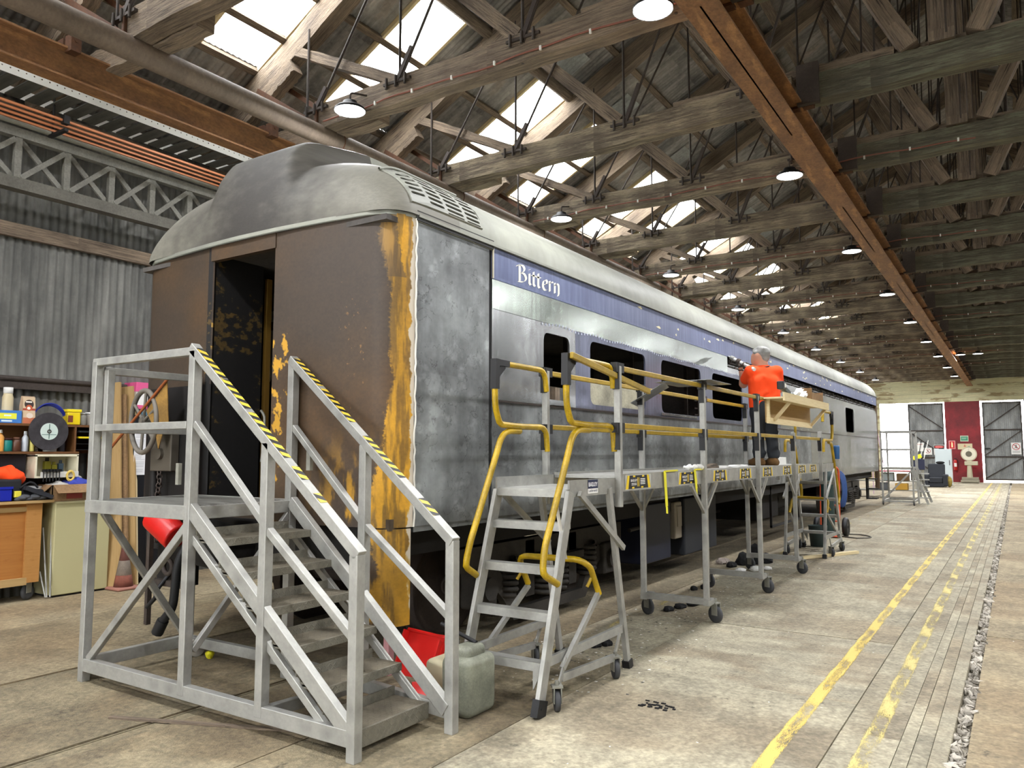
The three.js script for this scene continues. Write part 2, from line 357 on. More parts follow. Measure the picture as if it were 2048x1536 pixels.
{
  const place = (o, x0, x1, zc, right) => {
    const xm = (x0 + x1) / 2, s = right ? -1 : 1;
    o.matrix.makeBasis(new THREE.Vector3(0, 0, s), new THREE.Vector3(s * CA, SA, 0), new THREE.Vector3(-s * SA, CA, 0)).setPosition(xm, roofY(xm), zc);
    o.matrix.decompose(o.position, o.quaternion, o.scale);
  };
  const sheet = (x0, x1, z0, z1, m, right, parent = ceiling, name = 'roof_sheet') => {
    const o = new THREE.Mesh(corrugated(Math.abs(z1 - z0), Math.abs(x1 - x0) / CA), m);
    o.name = name; o.castShadow = o.receiveShadow = true; parent.add(o); place(o, x0, x1, (z0 + z1) / 2, right);
    return o;
  };
  for (let k = K0; k <= K1; k++) {
    const z = TZ(k), s = k % 2 ? 1.48 : 1.05, a = z - s, b = a - 0.9, e = k === K1 ? ZB - 0.3 : z - 2.45, sky = k < 17;
    for (const [x0, x1] of [[-9.75, -8.25], [-6.3, -3.3], [-3.3, -0.45]]) { sheet(x0, x1, z, a, M.roofSheet); sheet(x0, x1, a, e, x0 === -6.3 ? M.roofSheet : M.roofSheet); }
    sheet(-8.25, -6.3, z, a, M.roofSheet); sheet(-8.25, -6.3, b, e, M.roofSheet);
        sheet(8.85, 7.35, z, e, M.roofSheet, true); sheet(5.4, -0.45, z, e, M.roofSheet, true); sheet(7.35, 5.4, z, a, M.roofSheet, true); sheet(7.35, 5.4, b, e, M.roofSheet, true);
    if (!sky) { sheet(-8.25, -6.3, a, b, M.roofSheet); sheet(7.35, 5.4, a, b, M.roofSheet, true); continue; }
    const wr = struct('window_' + ++windowNumber, null); wr.userData.kind = 'structure';
    { const o = new THREE.Mesh(prep(new THREE.PlaneGeometry(0.9, 1.95 / CA)), M.pane); o.name = 'pane'; wr.add(o); place(o, 7.35, 5.4, (a + b) / 2, true); }
    const w = struct('window_' + ++windowNumber, null); w.userData.kind = 'structure';
    for (const [x0, x1] of [[-8.25, -7.75], [-7.75, -7.12], [-7.12, -6.3]]) {
      const xm = (x0 + x1) / 2, o = new THREE.Mesh(prep(new THREE.PlaneGeometry(0.9, (x1 - x0) / CA)), M.pane);
      o.name = 'pane'; w.add(o); place(o, x0, x1, (a + b) / 2);
    }
    for (const zz of [a, b]) part('window_frame', bar([-8.3, roofY(-8.3) - 0.035, zz], [-6.25, roofY(-6.25) - 0.035, zz], 0.05, 0.06), M.pine, w);
    if (k < 9) { const p = sheet(-6.1, -5.62, a, a - 0.55, M.roofPale, false, ceiling, 'patch_sheet'); p.position.y -= 0.03; }
  }
  const purlin = (x, w, h, m) => part('purlin', bar([x, roofY(x) - 0.02 - h / 2, TZ(K0)], [x, roofY(x) - 0.02 - h / 2, ZB], w, h, { up: [x < -0.45 ? -SA : SA, CA, 0], s: x + 20 }), m, ceiling);
  for (const x of [-9.2, -8.28, -7.74, -7.1]) purlin(x, 0.09, 0.07, M.beam);
  for (const [x, r] of [[-6.2, 0.085], [-3.55, 0.07]]) part('purlin', rod([x, roofY(x) - r - 0.02, TZ(K0)], [x, roofY(x) - r - 0.02, ZB], r, 10), M.beam, ceiling);
  for (const x of [-5.3, -4.5, -2.7, -1.8, -0.9, 0.4, 1.8, 3.2, 4.6, 6, 7.4]) purlin(x, 0.1, 0.08, M.beam);
  part('purlin', bar([-3.25, roofY(-3.25) - 0.12, TZ(K0)], [-3.25, roofY(-3.25) - 0.12, ZB], 0.16, 0.05, { up: [-SA, CA, 0], s: 3 }), M.beam, ceiling);
}
// ================================================================ walls
{
  const wl = struct('wall_left', span(XL - 0.2, XL - 0.12, -0.1, 6.05, ZB - 0.2, ZF), M.galvDark);
  const put = (w, h, m, x, y, z, turn, parent, name = 'wall_sheet') => { const o = new THREE.Mesh(corrugated(w, h, 0.095, 0.012, 5), m); o.name = name; o.castShadow = o.receiveShadow = true; o.position.set(x, y, z); o.rotation.y = turn; parent.add(o); };
  for (let z = ZF; z > ZB; z -= 1.52) { put(1.52, 2.5, M.galv, XL - 0.02, 1.25, z - 0.76, Math.PI / 2, wl); put(1.52, 3.5, M.galv, XL, 4.2, z - 0.76, Math.PI / 2, wl); }
  for (const [y, h] of [[4.18, 0.16], [5.62, 0.14]]) part('girt', bar([XL + 0.06, y, ZF], [XL + 0.06, y, ZB], 0.07, h, { s: y }), M.beam, wl);
  part('girt', [rod([XL + 0.08, 2.47, ZF], [XL + 0.08, 2.47, ZB], 0.03), bar([XL + 0.05, 2.4, ZF], [XL + 0.05, 2.4, ZB], 0.06, 0.09)], M.iron, wl);
  for (let k = K0 + 1; k <= K1; k++) if (k !== -1 && k !== 0) part('wall_post', bar([XL + 0.16, 0, TZ(k)], [XL + 0.16, 5.95, TZ(k)], 0.24, 0.22, { up: [0, 0, 1], s: k }), M.beam, wl);
  const wr = struct('wall_right', span(XR, XR + 0.12, -0.1, 6.3, ZB - 0.2, ZF), M.galvDark);
  const wf = struct('wall_front', null);
  part('wall_sheet', plate([[-9.8, 0], [-7.2, 0], [-7.2, 4.5], [-1.6, 4.5], [-1.6, 0], [8.5, 0], [8.5, 6.25], [-0.45, 11], [-9.8, 5.9]], 0.12).translate(0, 0, ZF), M.galvDark, wf);
  for (const [a, b] of [[-7.2, -5.55], [-3.25, -1.6]]) part('door_leaf', span(a, b, 0.05, 4.4, ZF + 0.02, ZF + 0.08), M.galvDark, wf);
  // far end
  const wb = struct('wall_back', null);
  const Z = ZB, holes = [[[-6.62, 0.001], [-3.3, 0.001], [-3.3, 4.46], [-6.62, 4.46]], [[-1.6, 0.001], [0.42, 0.001], [0.42, 4.46], [-1.6, 4.46]]];
  part('backing', plate([[-9.8, -0.1], [8.5, -0.1], [8.5, 6.25], [-0.45, 11], [-9.8, 5.9]], 0.08, holes).translate(0, 0, Z - 0.12), M.galvDark, wb);
  for (let y = 4.46, i = 0; y < 10.8; y += 0.235, i++) {
    const x0 = Math.max(-9.6, (y + 0.235 - 11.18) / 0.535), x1 = Math.min(8.4, 0.45 * -2 + -((y + 0.235 - 11.18) / 0.535)); if (x1 < x0 + 0.2) break;
    const c = [x0, ...(i % 2 ? [-6, -2.95, 2.4] : [-4.4, -2.95, 0.9]).filter((x) => x > x0 && x < x1), x1];
    for (let j = 0; j + 1 < c.length; j++) part('weatherboard', bar([c[j] + 0.004, y + 0.115, Z + 0.015 - 0.012 * rnd()], [c[j + 1] - 0.004, y + 0.115, Z + 0.015], 0.03, 0.228, { s: i * 3 + j }), M.cream, wb);
  }
  part('wall_panel', span(-3.3, -1.6, 0, 4.46, Z - 0.03, Z + 0.02), M.red, wb);
  part('wall_panel', span(-9.6, -6.62, 0, 4.46, Z - 0.03, Z + 0.02), M.cream, wb);
  part('wall_panel', span(2.4, 8.4, 0, 4.46, Z - 0.03, Z + 0.02), M.cream, wb);
  part('lintel', bar([-9.6, 6.02, Z + 0.2], [8.4, 6.02, Z + 0.2], 0.16, 0.07), M.beamPale, wb);
  part('crack_batten', span(-2.97, -2.93, 4.46, 6, Z + 0.02, Z + 0.04), M.cream, wb);
  const leaf = (name, x0, x1, y0, y1, z, flip, m) => {
    const d = struct(name, null); d.userData.kind = 'structure';
    put(x1 - x0, y1 - y0, m, (x0 + x1) / 2, (y0 + y1) / 2, z, 0, d, 'door_panel');
    const f = M.iron, zz = z + 0.04, h = (y1 - y0);
    for (const x of [x0 + 0.03, x1 - 0.03]) part('door_frame', bar([x, y0, zz], [x, y1, zz], 0.05, 0.05, { up: [0, 0, 1] }), f, d);
    for (const t of [0.01, 0.3, 0.645, 0.99]) part('door_frame', bar([x0, y0 + h * t, zz], [x1, y0 + h * t, zz], 0.05, 0.06), f, d);
    for (const [t0, t1] of [[0.02, 0.3], [0.31, 0.64], [0.66, 0.98]]) part('door_brace', bar([flip ? x1 : x0, y0 + h * t0, zz], [flip ? x0 : x1, y0 + h * t1, zz], 0.04, 0.05), f, d);
    part('door_handle', span(flip ? x1 - 0.3 : x0 + 0.05, flip ? x1 - 0.05 : x0 + 0.3, 1.83, 1.88, zz + 0.02, zz + 0.07), M.black, d);
    return d;
  };
  leaf('door_1', -5.13, -3.36, 0.05, 4.4, Z + 0.1, true, M.door);
  leaf('door_2', -1.5, 0.31, 0.13, 4.38, Z - 0.02, false, M.door);
  leaf('door_3', 0.43, 2.38, 0.13, 4.38, Z + 0.01, true, M.door);
  struct('yard', span(-40, 40, -0.3, -0.05, -95, Z - 0.2), M.concretePale).userData.kind = 'structure';
}

// ================================================================ timber roof trusses
{
  const make = (carries, tie, group) => {
    const t = thing('roof_truss', carries, 'roof truss', group);
    const rl = (x) => 10.9 + 0.535 * x, rr = (x) => 10.9 - 0.535 * (x + 0.9), T = { seg: 26, rough: 0.009 };
    part('tie_beam', bar([-7.02, 5.76, 0.03], [-1.95, 5.76, 0.03], 0.2, 0.31, { ...T, s: 3 }), tie[0], t);
    part('tie_beam', bar([-9.45, 5.72, -0.17], [-6.2, 5.72, -0.17], 0.18, 0.27, { ...T, s: 5 }), tie[0], t);
    part('tie_beam', bar([-1.75, 5.74, -0.02], [8.3, 5.74, -0.02], 0.22, 0.3, { ...T, s: 9 }), tie[1], t);
    part('splice_plank', bar([-3.4, 5.95, -0.02], [-0.9, 5.95, -0.02], 0.16, 0.1, { ...T, s: 11 }), M.beam, t);
    part('tie_beam', bar([-4.6, 5.93, -0.1], [1.6, 5.93, -0.1], 0.1, 0.12, { ...T, s: 14 }), M.beam, t);
    part('hanger_plate', span(-1.9, -1.66, 5.55, 6.02, 0.06, 0.13), M.iron, t);
    part('rafter', bar([-9.5, rl(-9.5), 0], [-0.45, rl(-0.45), 0], 0.2, 0.3, { ...T, s: 2 }), M.beam, t);
    part('rafter', bar([8.4, rr(8.4), 0], [-0.45, rr(-0.45), 0], 0.2, 0.3, { ...T, s: 7 }), M.beam, t);
    part('rafter_cleat', bar([-8.6, rl(-8.6) - 0.27, 0.04], [-7.55, rl(-7.55) - 0.27, 0.04], 0.16, 0.2, { ...T, s: 4 }), M.beam, t);
    part('king_post', bar([-0.45, 5.9, 0], [-0.45, 10.55, 0], 0.24, 0.24, { up: [0, 0, 1], s: 3 }), M.beam, t);
    for (const d of [-1, 1]) {
      const X = (x) => (d < 0 ? x : -0.9 - x), m = d < 0 ? M.beam : M.beam;
      for (const [xa, xb, w] of [[-5.8, -7.5, 0.12], [-4.12, -5.85, 0.16], [-2.45, -4.15, 0.16], [-0.75, -2.45, 0.18]]) part('strut', bar([X(xa), 5.92, 0.02], [X(xb), rl(xb) - 0.12, 0.02], w, w + 0.02, { seg: 8, rough: 0.006, s: xa + 9, up: [0, 0, 1] }), m, t);
      for (const xa of [-7.25, -5.72, -4.05, -2.4]) part('hanger_rod', rod([X(xa), 5.6, 0.1], [X(xa), rl(xa) - 0.05, 0.1], 0.016, 6), M.iron, t);
      for (const [xa, xb] of [[-7.05, -5.75], [-5.72, -4.1], [-4.02, -2.45], [-2.38, -0.75]]) {
        part('tension_rod', rod([X(xa), 5.8, 0.13], [X(xb), rl(xb) - 0.1, 0.13], 0.017, 6), M.iron, t);
        part('shoe', [span(X(xa) - 0.2, X(xa) + 0.2, 5.835, 5.865, 0.11, 0.16), bar([X(xa), 5.84, 0.15], [mix(X(xa), X(xb), 0.13), mix(5.84, rl(xb), 0.13), 0.14], 0.03, 0.05), ...[-0.14, 0, 0.14].map((q) => rod([X(xa) + q, 5.78, 0.17], [X(xa) + q, 5.91, 0.17], 0.016, 6))], M.iron, t);
      }
    }
    for (const [a, b, z] of [[[-8.15, 6.38], [-6.98, 5.62], 0.16], [[-7.95, 6.5], [-6.85, 5.7], -0.1]]) part('strap', bar([a[0], a[1], z], [b[0], b[1], z], 0.012, 0.06), M.rustDark, t);
    for (const [x, y] of [[-1.25, 10.1], [-1.12, 10.1], [-0.95, 10.2], [0.1, 10.2], [0.35, 10]]) part('hanger_rod', rod([x, 5.7, -0.13], [x + 0.05, y, -0.15], 0.012, 6), M.iron, t);
    for (const [a, b] of [[-0.3, -2.3], [-0.6, 2.3]]) part('tie_rod', rod([a, 10.3, 0.05], [a - 0.1, 5.95, b], 0.012, 6), M.iron, t);
    part('end_plate', span(-7.06, -7.02, 5.58, 5.95, -0.1, 0.16, 0.01), M.rustDark, t);
    return t;
  };
  const group = 'timber roof trusses of the shed';
  const near = make('weathered brown roof truss of notched beams crossing nearest overhead at upper left', [M.beam, M.beamGreen], group);
  const far = make('weathered pale-flecked roof truss with hanger rods deep in the shed', [M.beamPale, M.beamGreen], group);
  settle(near); settle(far);
  near.position.z += TZ(0); far.position.z += TZ(1);
  near.userData.label = 'brown weathered roof truss with red conduit carrying the nearest pair of round lamps';
  far.userData.label = 'pale-flecked roof truss without lamps, second one back along the shed';
  const said = { '-1': 'weathered roof truss whose beam end shows above the pipe at upper left corner', 2: 'pale-flecked roof truss carrying the second pair of round lamps', 3: 'roof truss without lamps between the second and third pairs of lamps', 4: 'roof truss carrying the third pair of round lamps' };
  for (let k = K0 + 1; k <= K1; k++) {
    if (k === 0 || k === 1) continue;
    const from = k < 0 ? near : far;
    copyOf(from, 'roof_truss', [0, 0, TZ(k) - (k < 0 ? TZ(0) : TZ(1))], said[k] || (k % 2 ? 'old roof truss without lamps in the far half of the shed roof' : 'old roof truss with a pair of lamps in the far half of the shed'), 0, group);
  }
  // red conduits with white clips along the lamp-bearing beams
  const con = (k, label) => {
    const z = TZ(k) + 0.15, c = thing('lamp_conduit', label, 'conduit', 'red conduits along the tie beams'), pts = [];
    for (let x = -6.9; x <= -0.2; x += 0.35) pts.push([x, 5.672 + 0.014 * Math.sin(x * 3.1) + 0.01 * Math.sin(x * 7.3), z]);
    part('cable', curve(pts, 0.01, 6, 2), std(0x7c4a3a, 0.6), c);
    for (let x = -6.6; x <= -0.4; x += 0.56) part('clip', box(x, 5.668, z + 0.012, 0.022, 0.045, 0.02), M.white, c);
    return settle(c);
  };
  const c0 = con(0, 'red conduit with white clips along the nearest lamp-bearing roof beam');
  for (let i = 1; i < 8; i++) copyOf(c0, 'lamp_conduit', [0, 0, -4.9 * i], i < 3 ? `red conduit with white clips along the beam of the ${['second', 'third'][i - 1]} pair of lamps` : 'red conduit along a lamp-bearing roof beam in the far half of the shed');
}
// ================================================================ high-bay lamps: glowing lens and an area light of its size
{
  const glow = new THREE.MeshStandardMaterial({ color: 0xffffff, emissive: 0xfdfdff, emissiveIntensity: LAMP_GLOW, roughness: 0.5 });
  const lampAt = (label) => {
    const t = thing('high_bay_lamp', label, 'lamp', 'round high-bay lamps under the roof beams');
    part('lens', rod([0, 0, 0], [0, 0.02, 0], 0.17, 32), glow, t);
    part('housing', lathe([[0.176, -0.003], [0.178, 0.02], [0.15, 0.045], [0.09, 0.06], [0.08, 0.11], [0, 0.115]], 0, 0, 0, 32), M.black, t);
    part('hook', [...tube([[0, 0.11, 0], [0, 0.22, 0], [0, 0.3, -0.3]], 0.012, 0.04), span(-0.03, 0.03, 0.25, 0.4, -0.31, -0.29)], M.iron, t);
    return t;
  };
  const proto = lampAt('');
  settle(proto);
  const o0 = proto.position.clone();
  const rows = [[-6.2, 'left'], [-2.5, 'right']], word = ['nearest', 'second', 'third', 'fourth', 'fifth'];
  let first = true;
  const put = (x, y, z, label) => {
    const l = first ? proto : proto.clone();
    if (!first) { l.name = numbered('high_bay_lamp'); scene.add(l); }
    l.userData = { ...proto.userData, label }; l.position.set(x + o0.x, y + o0.y, z + o0.z); first = false;
    const a = new THREE.RectAreaLight(0xfcfcff, LAMP, 0.3, 0.3);
    a.position.set(x, y - 0.012, z); a.rotation.x = -Math.PI / 2; a.name = 'lamp_light'; scene.add(a);
  };
  for (let i = 0; i < 9; i++) for (const [x, side] of rows) put(x, 5.52, TZ(0) + 0.4 - 4.9 * i, i < 5 ? `${word[i]} round glowing lamp of the ${side} row under the roof beams` : `small distant round lamp of the ${side} lamp row`);
  for (let i = 1; i <= 2; i++) for (const [x, side] of rows) put(x, 5.52, TZ(0) + 0.4 + 4.9 * i, `round lamp of the ${side} row behind the camera`);
  for (let i = -2; i <= 8; i++) put(3.6, 5.52, TZ(0) + 0.4 - 4.9 * i, 'unseen round lamp of a row added over the right half of the shed');  // unseen row, added out of view to brighten the roof and right side
  for (const x of [-1.7, -1.1]) put(x, 5.5, -35.2, x < -1.4 ? 'left of two tiny far lamps right of the rusty overhead beam' : 'right of two tiny far lamps right of the rusty overhead beam');
}
// ================================================================ crane runway beams, pipe, cable tray, conductor bars, lattice girder
{
  const ibeam = (x, y0, y1, w, z0, z1) => [span(x - w / 2, x + w / 2, y0, y0 + 0.02, z0, z1), span(x - w / 2, x + w / 2, y1 - 0.02, y1, z0, z1), span(x - 0.008, x + 0.008, y0, y1, z0, z1)];
  const clamp2 = (x, z, y, m) => [span(x - 0.14, x - 0.02, y - 0.05, y + 0.12, z - 0.05, z + 0.05), span(x + 0.02, x + 0.14, y - 0.05, y + 0.12, z - 0.05, z + 0.05), rod([x - 0.15, y + 0.06, z], [x + 0.15, y + 0.06, z], 0.02)];
  const runway = (name, label, x, y0, y1, w, m) => {
    const t = thing(name, label, 'steel beam');
    part('beam', ibeam(x, y0, y1, w, ZF - 0.5, ZB + 0.25), m, t);
    for (let k = K0 + 1; k <= K1; k++) part('beam_clamp', clamp2(x + (x > -5 ? 0.12 : 0.02), TZ(k) + (x > -5 ? 0 : 0.3), y1, m), M.rustDark, t);
    return settle(t);
  };
  runway('runway_beam', 'long rusty orange overhead crane beam running down the right of the shed roof', -2.0, 5.28, 5.6, 0.3, M.rust);
  runway('runway_beam', 'rusty brown overhead crane beam at the upper left beside the pipe', -7.76, 5.31, 5.63, 0.2, M.rust);
  const p = thing('overhead_pipe', 'fat grey-brown overhead pipe running under the roof at upper left', 'pipe');
  part('pipe', rod([-7.0, 5.53, ZF - 0.4], [-7.0, 5.53, -17], 0.12, 24), std(0xa08e7c, 0.7, 0, { map: re(tGrime, 0.6, 0.6) }), p);
  for (const z of [-1.7, -6.7, -9.2, -11.6]) part('pipe_strap', [prep(new THREE.TorusGeometry(0.123, 0.008, 6, 24)).translate(-7, 5.53, z), rod([-7, 5.62, z], [-7, 5.95, z + 0.1], 0.008)], M.rustDark, p);
  settle(p);
  const t = thing('cable_tray', 'white perforated cable tray with dark slotted underside at upper left', 'cable tray');
  const hs = []; for (let z = 2; z < 16; z += 0.075) { const c = new THREE.Path(); c.absarc(z, 5.445, 0.008, 0, Math.PI * 2); hs.push(c); }
  part('side_rail', sidePlate(1.9, 16, 5.385, 5.49, 0.004, hs).translate(-8.2, 0, 0), M.white, t);
  part('side_rail', sidePlate(1.9, 16, 5.385, 5.49, 0.004).translate(-8.72, 0, 0), M.white, t);
  for (let i = 0, z = -2; i < 70; i++, z -= 0.2) part('rung', span(-8.72, -8.2, 5.385, 5.395, z - 0.15, z), M.galvDark, t);
  settle(t);
  const c = thing('conductor_bars', 'four copper coloured conductor bars along the upper left wall', 'conductor bars');
  const cop = std(0xbf7a50, 0.45, 0.2);
  [[-8.3, 5.14], [-8.36, 5.115], [-8.42, 5.09], [-8.48, 5.065]].forEach(([x, y]) => part('bar', span(x - 0.011, x + 0.011, y - 0.011, y + 0.011, -18, ZF - 0.5), cop, c));
  for (const z of [-1.5, -4.02, -6.5, -9]) part('bracket', [span(-8.6, -8.26, 5.02, 5.05, z - 0.02, z + 0.02), rod([-8.55, 5.04, z], [-8.55, 5.55, z], 0.012), span(-8.32, -8.26, 5.1, 5.19, z - 0.03, z + 0.03)], M.ironDark, c);
  settle(c);
  const g = thing('lattice_girder', 'grey timber lattice girder with crossed braces along the left wall', 'girder');
  const gm = std(0xb4b2a6, 0.8, 0, { map: tGrime });
  part('top_chord', bar([-9.05, 5.13, 2.5], [-9.05, 5.13, -14.4], 0.1, 0.1), gm, g);
  part('bottom_chord', bar([-9.05, 4.56, 2.5], [-9.05, 4.56, -14.4], 0.14, 0.13), std(0x8a877c, 0.8, 0, { map: tGrime }), g);
  part('handrail_pipe', rod([-8.97, 5.22, 2.5], [-8.97, 5.22, -14.4], 0.028, 10), M.aluDull, g);
  for (let i = 0, z = 2.4; i < 32; i++, z -= 0.525) {
    part('post', bar([-9.05, 4.6, z], [-9.05, 5.1, z], 0.06, 0.07, { up: [0, 0, 1] }), gm, g);
    part('brace', bar([-9.03, 4.64, z - 0.04], [-9.03, 5.06, z - 0.49], 0.03, 0.055), gm, g);
    part('brace', bar([-9.07, 5.06, z - 0.04], [-9.07, 4.64, z - 0.49], 0.03, 0.055), gm, g);
  }
  for (const z of [2.4, -2.9, -8.6, -14]) part('girder_post', bar([-9.2, 0, z], [-9.2, 5.1, z], 0.16, 0.16, { up: [0, 0, 1] }), M.beam, g);
  settle(g);
}

// ================================================================ the carriage
const XC = -5.215, HW = 1.565, XS = XC + HW, Z0 = -3.97, Z1 = -26.75;
{
  const car = thing('passenger_carriage', 'long old railway passenger carriage stripped for repair with grimy yellow end and blue name band', 'train carriage');
  const P = (n, g, m, l) => part(n, g, m, car, l);
  // ---- roof skin
  const hood = (d, D, n) => (d >= D ? 1 : Math.pow(1 - Math.pow(1 - Math.max(0, d) / D, n), 1 / n));
  const half = (d) => { const r = 0.26; return d < r ? HW + 0.02 - r + Math.sqrt(Math.max(0, r * r - (r - d) * (r - d))) : HW + 0.02; };
  const roofAt = (d, w) => {                                             // d from the near end, w = -1..1 across
    const L = Z0 - Z1, far = L - d, aw = Math.min(1, Math.abs(w)), x = XC + half(Math.min(d, far)) * w;
    let y = 3.385 + 0.62 * Math.pow(Math.max(0, 1 - Math.pow(aw, 3)), 0.5) * hood(Math.min(d, far), 0.5, 2.3);
    const b = step(0.56, 0.42, Math.abs(x - XC - 0.01));
    y += 0.225 * b * hood(d, 0.3, 2.2) * (1 - step(0.5, 3.6, d)) + 0.12 * b * (1 - step(3, 12, d)) * step(0.3, 1.2, d);
    return [x, y, Z0 + 0.03 - d - 0.07 * w * w * (d < 1 ? 1 - d : 0)];
  };
  const dv = [0, 0.002, 0.006, 0.012, 0.02, 0.032, 0.05, 0.07, 0.1, 0.14, 0.19, 0.23, 0.29, 0.36, 0.45, 0.56, 0.7, 0.85, 1, 1.18];
  const L = Z0 - Z1 + 0.06, ds = [...dv, 1.5, 1.9, 2.4, 3, 3.6, 4.5, 6, 8, 10, 13, 16, 19, L - 2, ...dv.slice().reverse().map((d) => L - d)];
  const ws = []; for (let i = 0; i <= 84; i++) { const t = i / 42 - 1; ws.push(Math.sign(t) * (1 - Math.pow(1 - Math.abs(t), 1.6))); }
  const VW0 = 69, VW1 = 82, VD0 = 11, VD1 = 19;                            // where the vent grille sits
  const pos = [], uv = [], idx = [], n = ws.length;
  for (const d of ds) for (const w of ws) { const p = roofAt(Math.min(d, Z0 - Z1 + 0.0), w); p[2] = Math.max(p[2], Z1 - 0.03); pos.push(...p); uv.push(p[2], w * 1.8); }
  for (let i = 0; i + 1 < ds.length; i++) for (let j = 0; j + 1 < n; j++) {
    if (i >= VD0 && i < VD1 && j >= VW0 && j < VW1) continue;
    const a = i * n + j, b = a + n; idx.push(a, a + 1, b, b, a + 1, b + 1);
  }
  const rg = new THREE.BufferGeometry(); rg.setAttribute('position', new THREE.Float32BufferAttribute(pos, 3)); rg.setAttribute('uv', new THREE.Float32BufferAttribute(uv, 2)); rg.setIndex(idx); rg.computeVertexNormals(); rg.userData.keep = 1;
  const cut = dv.length - 2, split = cut * (n - 1) * 6 - (VD1 - VD0) * (VW1 - VW0) * 6;
  const sub = (from, to) => { const g = new THREE.BufferGeometry(); for (const k of ['position', 'normal', 'uv']) g.setAttribute(k, rg.attributes[k].clone()); g.setIndex(idx.slice(from, to)); g.userData.keep = 1; return g; };
  // soot lies thick on the middle of the near end: its own speckled map over the end, by x and height
  P('roof', sub(split), M.roof, 'grey-green painted roof');
  const hoodMap = tex(512, 256, (u, v) => {                                // u: x from -6.9 to -3.5, v: height 3.3 to 4.3
    const x = -6.9 + 3.4 * u, a = at(FA, u * 1.4, v), c = at(FC, u * 2, v), d = at(FD, u * 3, v * 2);
    const s = clamp(1.15 - Math.abs(x + 5.15 + 0.3 * (a - 0.5)) / 1.05 + 0.5 * (c - 0.5) + 0.3 * (d - 0.5) + 0.3 * (0.35 - v));
    return mix3([118, 116, 105], [46, 43, 39], 0.92 * s).map((k) => k * (0.88 + 0.2 * d));
  });
  const hg = prep(sub(0, split)); { const U = hg.attributes.uv, A = hg.attributes.position; for (let i = 0; i < U.count; i++) U.setXY(i, (A.getX(i) + 6.9) / 3.4, (A.getY(i) - 3.3) / 1.0); }
  P('roof_hood', hg, std(0xffffff, 0.62, 0, { map: hoodMap }), 'sooty domed end of the roof');
  // vent grille
  const w0 = ws[VW0], w1 = ws[VW1], d0 = dv[VD0], d1 = dv[VD1], slots = [];
  const W = d1 - d0, H = 1, cols = [[0.03, 0.21], [0.25, 0.45], [0.49, 0.73], [0.77, 0.97]], tilt = (t) => w1 - (w1 - w0) * Math.pow(t, 1.9);
  cols.forEach(([a, b], c) => { for (let r = 0; r < 8; r++) { const y = 0.05 + r * 0.116; if ((c === 0 && (r < 2 || r > 6)) || (c === 1 && (r < 1 || r > 6))) continue; slots.push(roundHole(a, b, y, y + 0.066, 0.03)); } });
  const vg = plate([[0, 0], [0.2, 0], [0.4, 0], [0.6, 0], [0.8, 0], [1, 0], [1, 0.25], [1, 0.5], [1, 0.75], [1, 1], [0.75, 1], [0.5, 1], [0.25, 1], [0, 1], [0, 0.75], [0, 0.5], [0, 0.25]], 0.012, slots);
  { const A = vg.attributes.position; for (let i = 0; i < A.count; i++) { const q = roofAt(d0 + A.getX(i) * W, tilt(A.getY(i))), o = A.getZ(i); A.setXYZ(i, q[0] + o * 0.8, q[1] + o * 0.6, q[2]); } vg.computeVertexNormals(); }
  const vent = P('vent_grille', vg, M.roof, 'slotted grey-green vent grille');
  { const r = [[], []]; for (let i = 0; i <= 10; i++) { const d = d0 - 0.02 + (W + 0.03) * i / 10; r[0].push(new THREE.Vector3(...roofAt(d, w0 - 0.004)).add(new THREE.Vector3(0.01, 0.012, 0))); r[1].push(roofAt(d, w1)); } part('vent_hood', curve(r[0], 0.012, 6, 2), M.roof, vent); }
  // gutter strip round the roof edge
  const plan = [[XC - HW, -4.45], [XC - HW, -4.3], [XC - HW + 0.08, -4.13], [XC - HW + 0.26, -4.045], [-6.1, -4.0], [-5.6, -3.965], [XC, -3.955], [-4.8, -3.965], [-4.3, -4.0], [XS - 0.26, -4.045], [XS - 0.1, -4.11], [XS - 0.02, -4.24], [XS, -4.4]];
  P('drip_strip', ribbon(plan.map(([x, z]) => [x + (x > XC ? 1 : -1) * 0.012, z + 0.03]), 3.36, 3.39, 0.05), M.roof);
  P('gutter', [sidePlate(4.3, 26.7, 3.372, 3.392, 0.035).translate(XS - 0.01, 0, 0), sidePlate(4.3, 5.3, 3.34, 3.375, 0.02).translate(XS - 0.01, 0, 0)], M.roof);
  P('gutter_stain', sidePlate(4.28, 5.28, 3.345, 3.42, 0.006).translate(XS + 0.012, 0, 0), std(0xffffff, 0.8, 0, { map: tex(256, 64, (u, v) => (v * 0.9 < 0.25 + 0.7 * at(FD, u * 0.6, 0.3) ? [28, 28, 26] : [120, 126, 116])) }));
  // ---- near end: grimy yellow sheets, doorway, sooty vestibule
  const endMap = tex(1024, 1024, (u, v) => {                              // u: x from -6.9 to -3.5, v: height 0.3 to 3.5
    const x = -6.9 + 3.4 * u, y = 0.3 + 3.2 * v, f = at(FD, u * 3, v * 3), b = at(FB, u, v), a = at(FA, u * 1.6, v * 1.6), c = at(FC, u, v * 2);
    const film = clamp(0.3 + 0.9 * at(FE, u * 0.8, v * 0.7) + 0.5 * (a - 0.5));
    let col = mix3([88, 60, 27], [60, 49, 38], film).map((k) => k * (0.86 + 0.22 * f + 0.1 * (c - 0.5)));
    const e = x + 0.16 * (b - 0.5) + 0.12 * (a - 0.5) + 0.04 * (f - 0.5);                                        // bare yellow by the edges, flaking outline
    const yel = [176, 130, 30].map((k) => k * (0.75 + 0.4 * a + 0.15 * f)), old = [128, 98, 46].map((k) => k * (0.8 + 0.4 * a));
    const nearEdge = step(-3.8, -3.775, e);
